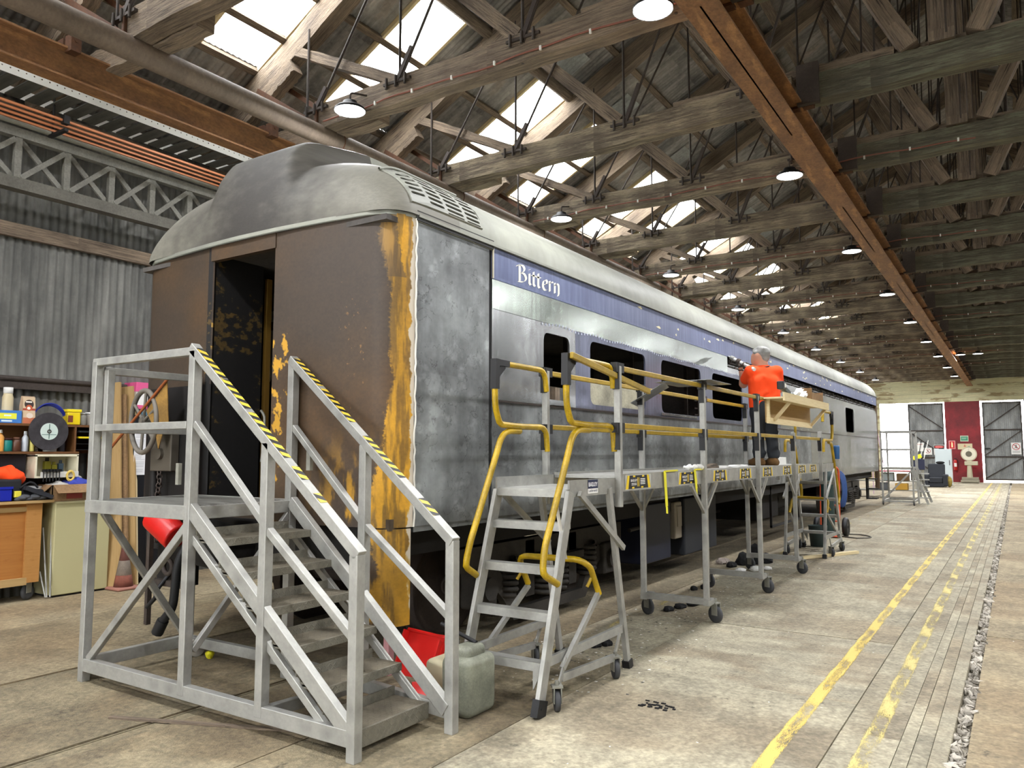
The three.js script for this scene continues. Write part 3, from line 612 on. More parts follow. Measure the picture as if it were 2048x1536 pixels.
    if (nearEdge) col = mix3(col, y > 2.9 && e < -3.68 ? old : yel, nearEdge * (0.5 + 0.5 * step(0.3, 0.6, at(FC, u * 7, v * 0.7))));
    const filler = step(-3.578, -3.572, x + 0.05 * (at(FC, 0.3, v * 2) - 0.5)); if (filler) col = mix3(col, [196, 186, 168], filler);
    const low = step(1.9, 1.2, y) * step(-4.5, -4.1, x); if (low) col = mix3(col, yel, low * step(0.42, 0.62, at(FC, u * 2, v * 0.8)));
    const scr = y < 2.55 && x > -4.84 && x < -4.62 ? step(0.6, 0.68, at(FC, u * 2.5 + v * 1.2, v * 1.6 - u) - (x + 4.84) * 1.1 + 0.12) : 0; if (scr) col = mix3(col, [186, 140, 40], scr);
    const pr = y < 2.9 && y > 1.7 && x > -4.15 && x < -3.9 ? step(0.78, 0.84, at(FD, u * 2, v * 2)) : 0; if (pr) col = mix3(col, [150, 112, 60], 0.6 * pr);
    const sl = x < -5.58 && x > -5.74 && y < 2.72 ? step(0.62, 0.7, at(FC, u * 2.2, v * 2) + (x + 5.66) * 1.2) : 0; if (sl) col = mix3(col, [180, 140, 48], sl);
    return col;
  }, [1, 1]);
  endMap.wrapS = endMap.wrapT = THREE.ClampToEdgeWrapping;
  const mEnd = std(0xffffff, 0.62, 0, { map: endMap });
  const endUV = (g) => { const q = prep(g), U = q.attributes.uv, A = q.attributes.position; for (let i = 0; i < U.count; i++) U.setXY(i, (A.getX(i) + (A.getX(i) > XC ? 1 : -1) * Math.max(0, -4.09 - A.getZ(i)) * 0.5 + 6.9) / 3.4, (A.getY(i) - 0.3) / 3.2); return q; };
  const corner = (s, r = 0.24, k = 9) => Array.from({ length: k }, (_, i) => { const t = i / (k - 1) * Math.PI / 2, cx = s > 0 ? XS - r : XC - HW + r, cz = -4.045 - r; return [cx + s * r * Math.sin(t), cz + r * Math.cos(t)]; });
  P('end_panel', endUV(ribbon([[-4.83, -3.975], [-4.6, -3.98], [-4.3, -4.0], [-4.05, -4.025], ...corner(1)], 1.1, 3.37, 0.03)), mEnd, 'brown grimed yellow end sheet right of doorway');
  P('end_panel', endUV(ribbon([...corner(-1).reverse(), [-6.3, -4.02], [-6, -4.0], [-5.62, -3.98]], 2.2, 3.37, 0.03)), mEnd, 'brown grimed end sheet left of doorway');
  P('end_panel', ribbon([...corner(-1).reverse(), [-6.3, -4.02], [-6, -4.0], [-5.62, -3.98]], 1.1, 2.2, 0.03), M.ironDark, 'black lower end sheet left of doorway');
  P('door_header', endUV(span(-5.63, -4.82, 3.24, 3.37, -4.02, -3.965)), mEnd);
  P('step_apron', endUV(ribbon([[-3.92, -4.03], ...corner(1, 0.22)], 0.42, 1.09, 0.02)), mEnd, 'yellow and brown curved apron below the corner');
  const torn = []; for (let i = 0; i <= 46; i++) torn.push([XS + 0.004 + rnd(0.004), 1.1 + 2.26 * i / 46, -4.29 + rnd(-0.008, 0.008)]);
  P('weld_seam', curve(torn, 0.008, 5, 2), std(0xd8d6cc, 0.5, 0.3));
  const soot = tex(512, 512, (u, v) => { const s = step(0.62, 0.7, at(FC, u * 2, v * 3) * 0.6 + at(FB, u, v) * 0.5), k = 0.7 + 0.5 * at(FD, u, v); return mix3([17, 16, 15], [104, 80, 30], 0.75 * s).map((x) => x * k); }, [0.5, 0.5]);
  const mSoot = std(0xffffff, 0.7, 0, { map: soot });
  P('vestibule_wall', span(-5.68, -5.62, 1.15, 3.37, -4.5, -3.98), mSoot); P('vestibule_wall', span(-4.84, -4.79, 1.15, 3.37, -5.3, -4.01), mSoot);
  P('door_frame', [span(-5.66, -5.62, 1.2, 3.2, -4.6, -4.55), span(-5.62, -5.5, 1.2, 3.2, -5.26, -5.2), span(-4.9, -4.84, 1.2, 3.2, -5.26, -5.2)], std(0x6a4f1c, 0.5));
  P('handhold', [...tube([[-5.58, 1.55, -4.5], [-5.55, 1.7, -4.5], [-5.55, 1.95, -4.5], [-5.6, 2.0, -4.5]], 0.012, 0.03)], M.aluDull);
  // ---- interior, mostly stripped and dark
  const inner = std(0x6a6560, 0.85, 0, { map: re(tGrime, 0.5, 0.5) }), ply2 = std(0x6c5c48, 0.85, 0, { map: re(tGrime, 0.5, 0.5) });
  P('carriage_floor', span(XC - HW + 0.05, XS - 0.05, 1.08, 1.16, Z1 + 0.05, -4.1), ply2);
  P('inner_wall', plate([[4.4, 1.16], [26.6, 1.16], [26.6, 3.36], [4.4, 3.36]], 0.03, [[7.2, 8.5], [9.1, 10.4], [11, 12.3], [15.2, 16.6], [21.3, 22.5]].map(([a, b]) => roundHole(a, b, 2.12, 2.78, 0.1))).rotateY(Math.PI / 2).translate(XC - HW + 0.02, 0, 0), inner);
  P('partition', span(-6.7, -5.6, 1.16, 3.3, -5.36, -5.3), inner); for (const [a, b, z] of [[-4.83, -3.75, -5.3], [-6.7, -4.5, -13.1], [-6.7, -4.5, -17.2]]) P('partition', span(a, b, 1.16, 3.3, z - 0.06, z), inner);
  P('inner_panel', plate([[-6.1, 2.18], [-5.8, 2.6], [-5.8, 2.8], [-6.1, 2.81]], 0.02).translate(0, 0, -4.92), std(0xb8b8b4, 0.8)); P('inner_panel', span(-6.1, -5.8, 2.9, 3.0, -4.95, -4.92), std(0xb8b8b4, 0.8));
  P('end_wall', [span(XC - HW, XS, 1.1, 3.38, Z1 + 0.02, Z1 + 0.06)], inner);
  for (const z of [-7.6, -8.1, -9.4, -9.9, -11.4, -11.9, -15.4]) P('inner_stud', span(XS - 0.62, XS - 0.57, 1.16, 3.3, z - 0.03, z), M.iron);
  for (const [z, d] of [[-6.5, 0.5], [-9.35, 0.85], [-9.7, 0.6], [-11.7, 0.5]]) P('bunk_frame', [2.2, 2.3, 2.42].map((y) => span(XS - 0.5, XS - 0.47, y, y + 0.022, z - d / 2, z + d / 2)).concat([span(XS - 0.5, XS - 0.46, 1.2, 2.5, z - d / 2, z - d / 2 + 0.025), span(XS - 0.5, XS - 0.46, 1.2, 2.5, z + 0.1, z + 0.125)]), M.iron);
  P('loose_lining', [span(XS - 0.9, XS - 0.86, 2.1, 2.42, -6.62, -6.35), span(XS - 0.9, XS - 0.86, 1.9, 2.3, -9.5, -9.2)], std(0xa8a090, 0.9));
  P('inner_ceiling', span(XC - HW + 0.05, XS - 0.05, 3.3, 3.34, Z1 + 0.1, -4.02), inner);
  // ---- near side, outside
  const S = (n, s0, s1, y0, y1, m, t = 0.02, holes, l) => P(n, sidePlate(s0, s1, y0, y1, t, holes).translate(XS - 0.02 + (t > 0.02 ? 0 : 0), 0, 0), m, l);
  S('corner_panel', 4.29, 5.235, 1.1, 3.37, M.steel, 0.02, [], 'mottled bare steel sheet at the carriage corner');
  P('panel_edge', [sidePlate(5.235, 5.275, 1.12, 3.36, 0.012).translate(XS - 0.02, 0, 0)], M.blackMatt);
  P('corner_strip', sidePlate(5.275, 5.29, 3.1, 3.36, 0.012).translate(XS + 0.001, 0, 0), std(0xb6b09a, 0.5));
  const band = S('name_band', 5.28, 26.6, 3.1, 3.372, M.blue, 0.02, [], 'faded dark blue name band');
  S('upper_panel', 5.28, 11.62, 2.845, 3.095, M.plateGreen, 0.02);
  P('upper_panel', sidePlate(11.6, 26.6, 2.845, 2.94, 0.012).translate(XS - 0.03, 0, 0), M.plate);
  S('window_panel', 5.28, 6.75, 2.07, 2.842, M.plate, 0.018, [roundHole(6.13, 6.63, 2.125, 2.755, 0.09)], 'bare silver sheet with the first small window');
  const wins = [[7.07, 8.49], [8.98, 10.41], [10.9, 12.36], [12.85, 14.3]];
  S('window_panel', 6.75, 14.7, 2.07, 2.845, M.plateBlue, 0.018, wins.map(([a, b]) => roundHole(a, b, 2.125, 2.785, 0.1)), 'bluish stripped sheet with a row of open windows');
  S('window_panel', 14.7, 26.55, 2.07, 2.86, M.plate, 0.02, [roundHole(15.8, 17.1, 2.16, 2.79, 0.1), roundHole(21.3, 22.5, 2.16, 2.79, 0.1)], 'silver sheet with far windows');
  P('belt_strip', sidePlate(5.28, 26.55, 2.055, 2.072, 0.026).translate(XS - 0.02, 0, 0), M.iron);
  for (const [a, b] of [[5.28, 9.2], [9.2, 13.1], [13.1, 17.2]]) S('lower_panel', a + 0.002, b - 0.002, 1.1, 2.055, M.steel, 0.02);
  for (const [a, b] of [[17.2, 20.4], [20.4, 23.6], [23.6, 26.55]]) S('lower_panel', a + 0.002, b - 0.002, 1.08, 2.055, M.plate, 0.02);
  P('skirt_strip', sidePlate(4.3, 26.5, 1.06, 1.1, 0.03).translate(XS - 0.035, 0, 0), M.steel);
  P('far_corner_post', span(XS - 0.12, XS, 0.5, 3.36, Z1 + 0.02, Z1 + 0.14), std(0x5a4630, 0.8));
  P('far_side', sidePlate(4.3, 26.6, 1.1, 3.37, 0.02, [[7.07, 8.49], [8.98, 10.41], [10.9, 12.36], [15.2, 16.6], [21.3, 22.5]].map(([a, b]) => roundHole(a, b, 2.12, 2.78, 0.1))).translate(XC - HW, 0, 0), M.plate);
  P('window_board', sidePlate(7.05, 8.35, 2.125, 2.375, 0.012).translate(XS - 0.045, 0, 0), std(0xd2cdb2, 0.8, 0, { map: re(tGrime, 1, 1) }), 'stained pale board closing the lower half of a window');
  P('window_sill', [sidePlate(6.13, 6.63, 2.075, 2.125, 0.03).translate(XS - 0.02, 0, 0), sidePlate(8.95, 10.2, 2.09, 2.12, 0.03).translate(XS - 0.02, 0, 0)], M.plate);
  // ragged paint edge of rivets above the windows
  const riv = []; for (let z = 6.1; z < 14.6; z += 0.065) riv.push(box(XS + 0.001, 2.84 + 0.012 * Math.sin(z * 9), -z, 0.006, 0.02, 0.014)); P('rivet_row', riv, std(0xc4c8d8, 0.4, 0.4));
  const chips = []; for (let i = 0; i < 46; i++) { const z = -rnd(8, 26), a = rnd(0.02, 0.09); chips.push(plate([[-a, 0], [a * 0.3, 0.02], [a, -0.004], [a * 0.4, -0.014]], 0.002).rotateY(Math.PI / 2).translate(XS + 0.0005, i % 4 ? rnd(3.14, 3.35) : rnd(3.3, 3.36), z)); } part('paint_chip', chips, std(0xdcd6b4, 0.6), band);
  // open cornice slot with pipes and hooks
  P('slot_lining', span(XS - 0.2, XS - 0.17, 2.85, 3.12, -26.5, -11.62), M.steel);
  P('slot_conduit', [rod([XS - 0.06, 2.975, -11.64], [XS - 0.06, 2.975, -26.5], 0.022), rod([XS - 0.1, 3.045, -11.64], [XS - 0.1, 3.045, -26.5], 0.014)], M.galvDark);
  for (let z = -11.9; z > -26.4; z -= 0.62) P('slot_hook', [prep(new THREE.TorusGeometry(0.05, 0.012, 6, 14, Math.PI)).rotateY(Math.PI / 2).rotateX(Math.PI).translate(XS - 0.05, 3.07, z), span(XS - 0.12, XS - 0.03, 2.94, 2.99, z - 0.3, z - 0.22)], M.iron);
  // ---- lettering: broad-nib strokes cut as thin vinyl
  const nib = [Math.cos(0.6) * 0.125, Math.sin(0.6) * 0.125], ink = [];
  const stroke = (pts, X) => { for (let i = 0; i + 1 < pts.length; i++) { const [a, b] = [pts[i], pts[i + 1]], q = [[a[0] + nib[0], a[1] + nib[1]], [a[0] - nib[0], a[1] - nib[1]], [b[0] - nib[0], b[1] - nib[1]], [b[0] + nib[0], b[1] + nib[1]]]; const ar = q.reduce((s, p, k) => s + p[0] * q[(k + 1) % 4][1] - q[(k + 1) % 4][0] * p[1], 0); if (Math.abs(ar) < 1e-5) continue; ink.push(plate((ar > 0 ? q : q.reverse()).map(([x, y]) => [x + X, y]), 0.018)); } };
  const bow = (pts) => new THREE.SplineCurve(pts.map((p) => new THREE.Vector2(...p))).getPoints(10).map((p) => [p.x, p.y]);
  const glyphs = [
    [0, [[[0.12, 1.45], [0.12, 0.08]], [[-0.14, 1.28], [-0.05, 1.42], [0.12, 1.48]], bow([[0.12, 1.46], [0.42, 1.5], [0.58, 1.24], [0.44, 0.94], [0.2, 0.82]]), bow([[0.2, 0.82], [0.55, 0.82], [0.74, 0.46], [0.5, 0.1], [0.0, 0.02]])]],
    [0.98, [[[0.02, 0.96], [0.1, 1.0], [0.1, 0.18], [0.22, 0.04], [0.3, 0.1]], [[0.06, 1.32], [0.16, 1.42]]]],
    [1.4, [[[0.1, 1.3], [0.1, 0.2], [0.22, 0.04], [0.34, 0.12]], [[-0.08, 0.96], [0.36, 0.98]]]],
    [1.88, [[[0.1, 1.3], [0.1, 0.2], [0.22, 0.04], [0.34, 0.12]], [[-0.08, 0.96], [0.36, 0.98]]]],
    [2.42, [bow([[0.5, 0.12], [0.26, 0.02], [0.06, 0.28], [0.1, 0.76], [0.36, 1.0], [0.5, 0.84]]), [[0.5, 0.84], [0.42, 0.6], [0.12, 0.5]]]],
    [3.1, [[[0.02, 0.96], [0.1, 1.0], [0.1, 0.06]], bow([[0.1, 0.78], [0.3, 1.0], [0.44, 0.94]])]],
    [3.66, [[[0.02, 0.96], [0.1, 1.0], [0.1, 0.06]], bow([[0.1, 0.74], [0.3, 1.0], [0.5, 0.94], [0.54, 0.7]]), [[0.54, 0.72], [0.54, 0.1], [0.46, -0.12]]]],
  ];
  for (const [x, ss] of glyphs) for (const s of ss) stroke(s, x);
  part('lettering', merged(ink).scale(0.172, 0.105, 0.1).rotateY(Math.PI / 2).translate(XS + 0.0006, 3.15, -5.69), std(0xd0cfc4, 0.55), band, 'pale blackletter carriage name');
  // ---- under the floor
  const dk = std(0x2a2724, 0.8, 0.2, { map: re(tGrime, 1, 1) }), dk2 = std(0x4a453e, 0.75, 0.1, { map: re(tGrime, 1, 1) });
  P('sole_bar', [span(XS - 0.3, XS - 0.2, 0.86, 1.08, -26.5, -4.4), span(XC - HW + 0.2, XC - HW + 0.3, 0.86, 1.08, -26.5, -4.4), span(-5.4, -5.05, 0.8, 1.06, -26.4, -4.3)], dk);
  P('headstock', [span(-6.6, -3.85, 0.78, 1.1, -4.25, -4.08), span(-6.6, -6.2, 0.45, 0.8, -4.35, -4.2)], dk);
  P('coupler', [span(-5.36, -5.1, 0.82, 1.04, -4.2, -3.86), lathe([[0, 0], [0.16, 0.02], [0.19, 0.12], [0.15, 0.25], [0, 0.27]], 0, 0, 0, 14).rotateX(Math.PI / 2).translate(-5.23, 0.93, -3.9)], dk);
  const hose = std(0x191a1c, 0.6);
  P('brake_hose', [...tube([[-5.78, 0.95, -4.0], [-5.8, 0.75, -3.87], [-5.84, 0.36, -3.87], [-5.98, 0.24, -3.87]], 0.036, 0.1), rod([-5.97, 0.25, -3.87], [-6.03, 0.14, -3.86], 0.048), ...tube([[-6.1, 0.6, -4.0], [-6.12, 0.48, -3.9], [-6.1, 0.42, -3.88], [-6.22, 0.33, -3.88]], 0.018, 0.08)], hose);
  P('brake_cylinder', lathe([[0, 0], [0.12, 0], [0.14, 0.03], [0.14, 0.38], [0.1, 0.42], [0, 0.42]], 0, 0, 0, 20).scale(0.82, 0.85, 0.82).rotateZ(1.05).rotateY(0.1).translate(-5.86, 0.92, -3.9), M.redPaint, 'bright red cylinder under the platform');
  P('step_frame', [span(-6.39, -6.35, 0.15, 0.95, -4.0, -3.96), span(-6.35, -5.8, 0.5, 0.55, -4.0, -3.96), span(-5.84, -5.8, 0.5, 0.95, -4.0, -3.96), ...[-6.1, -5.9].map((x) => prep(new THREE.TorusGeometry(0.06, 0.02, 8, 16)).translate(x, 0.66, -3.98))], M.iron);
  P('end_cabinet', [span(-6.33, -6.03, 1.47, 1.8, -4.0, -3.92, 0.01), rod([-6.18, 1.62, -3.92], [-6.18, 1.62, -3.89], 0.05, 14)], std(0x4c463c, 0.6));
  P('hanging_chain', Array.from({ length: 16 }, (_, i) => prep(new THREE.TorusGeometry(0.024, 0.007, 6, 10)).rotateY(i % 2 ? Math.PI / 2 : 0).translate(-6.2 + 0.01 * Math.sin(i), 1.46 - i * 0.038, -3.93)), M.iron);
  // hand-brake wheel on its stand at the left corner
  const hw = P('handbrake_wheel', [prep(new THREE.TorusGeometry(0.27, 0.022, 10, 40)), ...[0.4, 1.45, 2.5, 3.55, 4.6, 5.65].map((a) => rod([0, 0, 0], [0.26 * Math.cos(a), 0.26 * Math.sin(a), 0], 0.014)), rod([0, 0, -0.12], [0, 0, 0.03], 0.035, 14)].map((g) => prep(g).rotateY(-0.17).translate(-6.37, 1.9, -3.87)), std(0x6a655c, 0.6), 'grey spoked hand wheel');
  P('brake_stand', [rod([-6.37, 1.2, -3.99], [-6.37, 1.95, -3.99], 0.035), span(-6.44, -6.3, 1.8, 2.0, -4.06, -3.97, 0.02)], M.ironDark);
  // bogies
  const bogie = (zc) => {
    const frameShape = (x) => sidePlate(-1.6, 1.6, 0.62, 0.82, 0.1).translate(x, 0, zc);
    const eq = new THREE.Shape([[-1.2, 0.5], [-1.0, 0.62], [-0.8, 0.46], [-0.62, 0.2], [0.62, 0.2], [0.8, 0.46], [1.0, 0.62], [1.2, 0.5], [1.02, 0.44], [0.86, 0.3], [0.7, 0.1], [-0.7, 0.1], [-0.86, 0.3], [-1.02, 0.44]].map((p) => new THREE.Vector2(...p)));
    for (const x of [XS - 0.38, XC - HW + 0.32]) {
      P('bogie_frame', [frameShape(x), prep(new THREE.ExtrudeGeometry(eq, { depth: 0.07, bevelEnabled: false })).rotateY(Math.PI / 2).translate(x + 0.03, 0, zc), span(x, x + 0.1, 0.28, 0.8, zc - 0.5, zc - 0.34), span(x, x + 0.1, 0.28, 0.8, zc + 0.34, zc + 0.5), bar([x + 0.14, 0.58, zc - 0.55], [x + 0.14, 0.58, zc + 0.55], 0.05, 0.07)], dk2);
      for (const s of [-1, 1]) P('axle_box', [box(x + 0.06, 0.46, zc + s * 1.2, 0.2, 0.34, 0.3, 0.03), rod([x + 0.1, 0.46, zc + s * 1.2], [x + 0.2, 0.46, zc + s * 1.2], 0.1, 16)], dk2);
      for (const s of [-0.78, -0.16, 0.16, 0.78]) { const c = []; for (let t = 0; t <= 60; t++) c.push([x + 0.06 + 0.1 * Math.cos(t * 0.63), (Math.abs(s) < 0.3 ? 0.28 : 0.34) + t * 0.0055, zc + s + 0.1 * Math.sin(t * 0.63)]); P('coil_spring', curve(c, 0.024, 6, 2), dk2); }
    }
    for (const s of [-1, 1]) {
      for (const x of [-4.425, -6.005]) P('wheel', lathe([[0.08, -0.07], [0.2, -0.05], [0.38, -0.055], [0.455, -0.065], [0.45, 0.05], [0.49, 0.055], [0.485, 0.085], [0.38, 0.06], [0.2, 0.03], [0.08, 0.07]], 0, 0, 0, 36).rotateZ(x > XC ? Math.PI / 2 : -Math.PI / 2).translate(x + (x > XC ? 0.03 : -0.03), 0.452, zc + s * 1.2), M.iron);
      P('axle', rod([-6.1, 0.452, zc + s * 1.2], [-4.3, 0.452, zc + s * 1.2], 0.08, 16), M.iron);
    }
    P('bolster', [span(XC - HW + 0.3, XS - 0.3, 0.5, 0.74, zc - 0.3, zc + 0.3), span(-5.6, -4.8, 0.74, 0.95, zc - 0.3, zc + 0.3), rod([XS - 0.25, 0.62, zc + 0.75], [XS - 0.25, 0.62, zc - 0.1], 0.05, 12)], dk);
  };
  bogie(-6.75); bogie(-23.1);
  P('equipment_box', span(-4.6, XS - 0.16, 0.28, 1.0, -9.6, -8.75, 0.02), std(0x12182c, 0.5), 'dark blue underfloor box');
  P('equipment_box', [span(-4.6, XS - 0.12, 0.26, 1.02, -11.3, -10.0, 0.02)], std(0x14181f, 0.6));
  P('switch_unit', [span(XS - 0.22, XS - 0.14, 0.5, 0.98, -9.95, -9.72, 0.02), span(XS - 0.15, XS - 0.125, 0.66, 0.92, -9.91, -9.77)], std(0xa8a090, 0.6));
  P('battery_cage', [...[-14.6, -16.8].flatMap((z) => [span(XS - 0.22, XS - 0.18, 0.25, 1.0, z - 0.03, z), span(-6.2, -6.16, 0.25, 1.0, z - 0.03, z)]), span(XS - 0.22, XS - 0.18, 0.25, 0.29, -16.8, -14.6), span(XS - 0.22, XS - 0.18, 0.94, 1.0, -16.8, -14.6), span(-6.1, -4.2, 0.34, 0.95, -16.5, -14.9)], dk);
  P('air_tank', [rod([-4.6, 0.62, -17.2], [-4.6, 0.62, -19.4], 0.24, 24), rod([-5.9, 0.62, -12.2], [-5.9, 0.62, -14], 0.22, 24)], dk);
  P('brake_rigging', [rod([XS - 0.2, 0.72, -8.4], [XS - 0.2, 0.76, -9.4], 0.025), rod([-4.9, 0.5, -9], [-4.9, 0.5, -20], 0.03), ...[0, 1, 2].map((i) => curve([[-4.2 - i * 0.2, 1.0, -12.1 - i * 0.4], [-4.25 - i * 0.2, 0.6, -12.2 - i * 0.4], [-4.2 - i * 0.2, 0.3, -12.1 - i * 0.4]], 0.012))], dk2);
  P('end_steps', [span(XS - 0.32, XS - 0.29, 0.2, 1.06, -26.5, -26.1), span(XS - 0.32, XS - 0.02, 0.2, 0.23, -26.5, -26.1), span(XS - 0.32, XS - 0.02, 0.5, 0.53, -26.5, -26.1), span(XS - 0.32, XS - 0.02, 0.8, 0.83, -26.5, -26.1)], dk);
  settle(car);
}

// ================================================================ aluminium access stair with platform at the carriage door
const hazardTex = canvasTex(512, 32, (c, w, h) => { c.fillStyle = '#17181a'; c.fillRect(0, 0, w, h); c.fillStyle = '#d8b93a'; for (let x = -64; x < w + 64; x += 64) { c.beginPath(); c.moveTo(x, h); c.lineTo(x + 32, h); c.lineTo(x + 56, 0); c.lineTo(x + 24, 0); c.fill(); } });
hazardTex.wrapS = THREE.RepeatWrapping; hazardTex.repeat.set(1.6, 1);
const hazard = std(0xffffff, 0.45, 0, { map: hazardTex });
const tread = std(0xb4b0a4, 0.5, 0.5, { map: re(tAlu, 2, 2), bumpMap: tex(256, 256, (u, v) => { const a = Math.floor(u * 8), b = Math.floor(v * 8), fu = u * 8 - a - 0.5, fv = v * 8 - b - 0.5, s = (a + b) % 2 ? 1 : -1, p = (fu + s * fv) * 0.707, q = (fu - s * fv) * 0.707; return Math.abs(p) < 0.42 && Math.abs(q) < 0.12 ? 255 : 60; }, [5, 5], false), bumpScale: 0.003 });
const treadTop = std(0x8f8672, 0.6, 0.25, { map: re(tGrime, 1.5, 1.5), bumpMap: tread.bumpMap, bumpScale: 0.003 });
function castor(parent, x, y, z, r, turn = 0, top = 0.1) { // wheel centre at x, y, z
  const c = part('castor', [span(-0.035, 0.035, r * 1.25, r * 1.25 + 0.012, -0.035, 0.035), rod([0, r * 1.25, 0], [0, r * 1.25 + top, 0], 0.014), span(-0.026, -0.02, -0.01, r * 1.3, -0.03, 0.04), span(0.02, 0.026, -0.01, r * 1.3, -0.03, 0.04)].map((g) => g.rotateY(turn).translate(x, y, z)), M.aluDull, parent);
  part('wheel', lathe([[0.008, -0.016], [r * 0.55, -0.014], [r * 0.7, -0.018], [r, -0.014], [r, 0.014], [r * 0.7, 0.018], [r * 0.55, 0.014], [0.008, 0.016]], 0, 0, 0, 24).rotateZ(Math.PI / 2).rotateY(turn).translate(x, y, z), M.rubber, c);
  return c;
}
{
  const t = thing('access_stair', 'grey aluminium mobile stair with platform and striped handrails at the carriage door', 'stairs');
  const A = M.alu, N = -3.08, zf = (x) => mix(-3.93, -3.7, clamp((x + 4.53) / 1.69)), U = [0, 0, 1];
  const post = (x, z, y0, y1, w = 0.062) => part('post', bar([x, y0, z], [x, y1, z], w, w, { up: U, r: 0.005 }), A, t);
  post(-5.68, N, 0, 2.3); post(-4.5, N, 0.1, 2.3); post(-3.755, N, 0.1, 1.69); post(-3.01, N, 0, 1.08);
  post(-5.7, -3.92, 0, 2.26); post(-4.53, -3.93, 0, 2.315); post(-3.665, -3.81, 0.1, 1.68); post(-2.84, -3.7, 0, 1.11);
  post(-5.61, N - 0.05, 1.28, 2.24, 0.055); post(-4.575, N - 0.04, 1.2, 2.22, 0.05);
  const rail = (n, a, b, w = 0.055, h = 0.055) => part(n, bar(a, b, w, h, { r: 0.005 }), A, t);
  const hrN = rail('handrail', [-4.53, 2.325, N], [-2.985, 1.075, N], 0.062, 0.062), hrF = rail('handrail', [-4.55, 2.33, -3.93], [-2.82, 1.1, -3.695], 0.062, 0.062);
  const tape = (parent, a, b, t0, t1) => { const A0 = V(a).lerp(V(b), t0), B0 = V(a).lerp(V(b), t1), [m, L] = basis(A0, B0), g = new THREE.PlaneGeometry(0.052, L), q = g.rotateX(-Math.PI / 2).translate(0, 0.033, 0); const u = q.attributes.uv, p = q.attributes.position; for (let i = 0; i < u.count; i++) u.setXY(i, p.getZ(i), p.getX(i) / 0.052 + 0.5); q.userData.keep = 1; part('hazard_tape', prep(q).applyMatrix4(m), hazard, parent, 'black and yellow striped tape'); };
  for (const [a, b] of [[0.03, 0.2], [0.205, 0.36], [0.38, 0.6], [0.64, 0.7], [0.76, 0.8]]) tape(hrN, [-4.53, 2.325, N], [-2.985, 1.075, N], a, b);
  for (const [a, b] of [[0.02, 0.2], [0.22, 0.42], [0.5, 0.72], [0.82, 0.9]]) tape(hrF, [-4.55, 2.33, -3.93], [-2.82, 1.1, -3.695], a, b);
  rail('mid_rail', [-4.47, 1.82, N], [-3.755, 1.2, N], 0.045, 0.045); rail('mid_rail', [-3.73, 1.17, N], [-3.01, 0.63, N], 0.045, 0.045);
  rail('mid_rail', [-4.51, 1.82, -3.93], [-3.665, 1.16, -3.81], 0.045, 0.045); rail('mid_rail', [-3.64, 1.14, -3.81], [-2.85, 0.66, -3.7], 0.045, 0.045);
  rail('guard_rail', [-5.71, 2.295, N], [-4.53, 2.295, N]); rail('guard_rail', [-5.68, 1.81, N], [-4.55, 1.81, N], 0.045, 0.05); rail('guard_rail', [-5.7, 2.24, N - 0.05], [-5.7, 2.24, -3.92]); rail('guard_rail', [-5.7, 1.8, N - 0.05], [-5.7, 1.8, -3.92], 0.045, 0.05);
  // platform
  const deck = part('deck', [bar([-5.72, 1.24, N + 0.01], [-4.5, 1.24, N + 0.01], 0.045, 0.09, { r: 0.004 }), bar([-5.72, 1.24, -3.93], [-4.52, 1.24, -3.93], 0.045, 0.09), bar([-5.7, 1.24, N], [-5.7, 1.24, -3.92], 0.045, 0.09), bar([-4.52, 1.235, N - 0.03], [-4.53, 1.235, -3.92], 0.045, 0.085, { r: 0.004 })], A, t);
  const gr = []; for (let i = 0; i < 22; i++) gr.push(span(-5.67, -4.54, 1.255, 1.28, N - 0.05 - i * 0.039, N - 0.056 - i * 0.039)); for (let i = 0; i < 26; i++) gr.push(span(-5.66 + i * 0.043, -5.654 + i * 0.043, 1.262, 1.283, N - 0.03, -3.91));
  part('grating', gr, M.alu, deck);
  // stringers, treads, landing
  rail('stringer', [-4.49, 1.27, N], [-3.02, 0.13, N], 0.05, 0.09); rail('stringer', [-4.5, 1.09, N - 0.02], [-3.2, 0.1, N - 0.02], 0.035, 0.05);
  rail('stringer', [-4.49, 1.27, -3.91], [-2.86, 0.13, -3.69], 0.05, 0.09); rail('stringer', [-4.5, 1.08, -3.89], [-3.05, 0.1, -3.7], 0.035, 0.05);
  for (let i = 1; i <= 6; i++) {
    const y = 1.27 - 0.187 * i, x1 = -4.49 + (1.27 - y) / 0.775 + 0.03, x0 = x1 - (i === 6 ? 0.27 : 0.25), z0 = N - 0.025, z1 = zf(x1) + 0.03, d = i === 6 ? 0.09 : 0.045;
    part('tread', [span(x0, x1, y - 0.02, y, z1, z0), span(x1 - 0.012, x1 + 0.006, y - d, y + 0.002, z1, z0), span(x0, x0 + 0.008, y - 0.02, y + 0.055, z1, z0), span(x0, x1, y - 0.03, y - 0.01, z1 + 0.0, z1 + 0.008), span(x0, x1, y - 0.03, y - 0.01, z0 - 0.008, z0)], tread, t);
    part('tread_top', span(x0 + 0.008, x1 - 0.012, y - 0.004, y + 0.0012, z1 + 0.004, z0 - 0.004), treadTop, t.children[t.children.length - 1]);
  }
  // base and braces
  rail('base_bar', [-5.68, 0.12, N], [-3.01, 0.12, N], 0.055, 0.09); rail('base_bar', [-5.7, 0.12, -3.92], [-4.53, 0.12, -3.93], 0.05, 0.08); rail('base_bar', [-4.53, 0.12, -3.93], [-2.84, 0.12, -3.7], 0.05, 0.08);
  rail('base_bar', [-5.69, 0.12, N], [-5.7, 0.12, -3.92], 0.05, 0.09); rail('base_bar', [-3.755, 0.12, N], [-3.665, 0.12, -3.81], 0.05, 0.07);
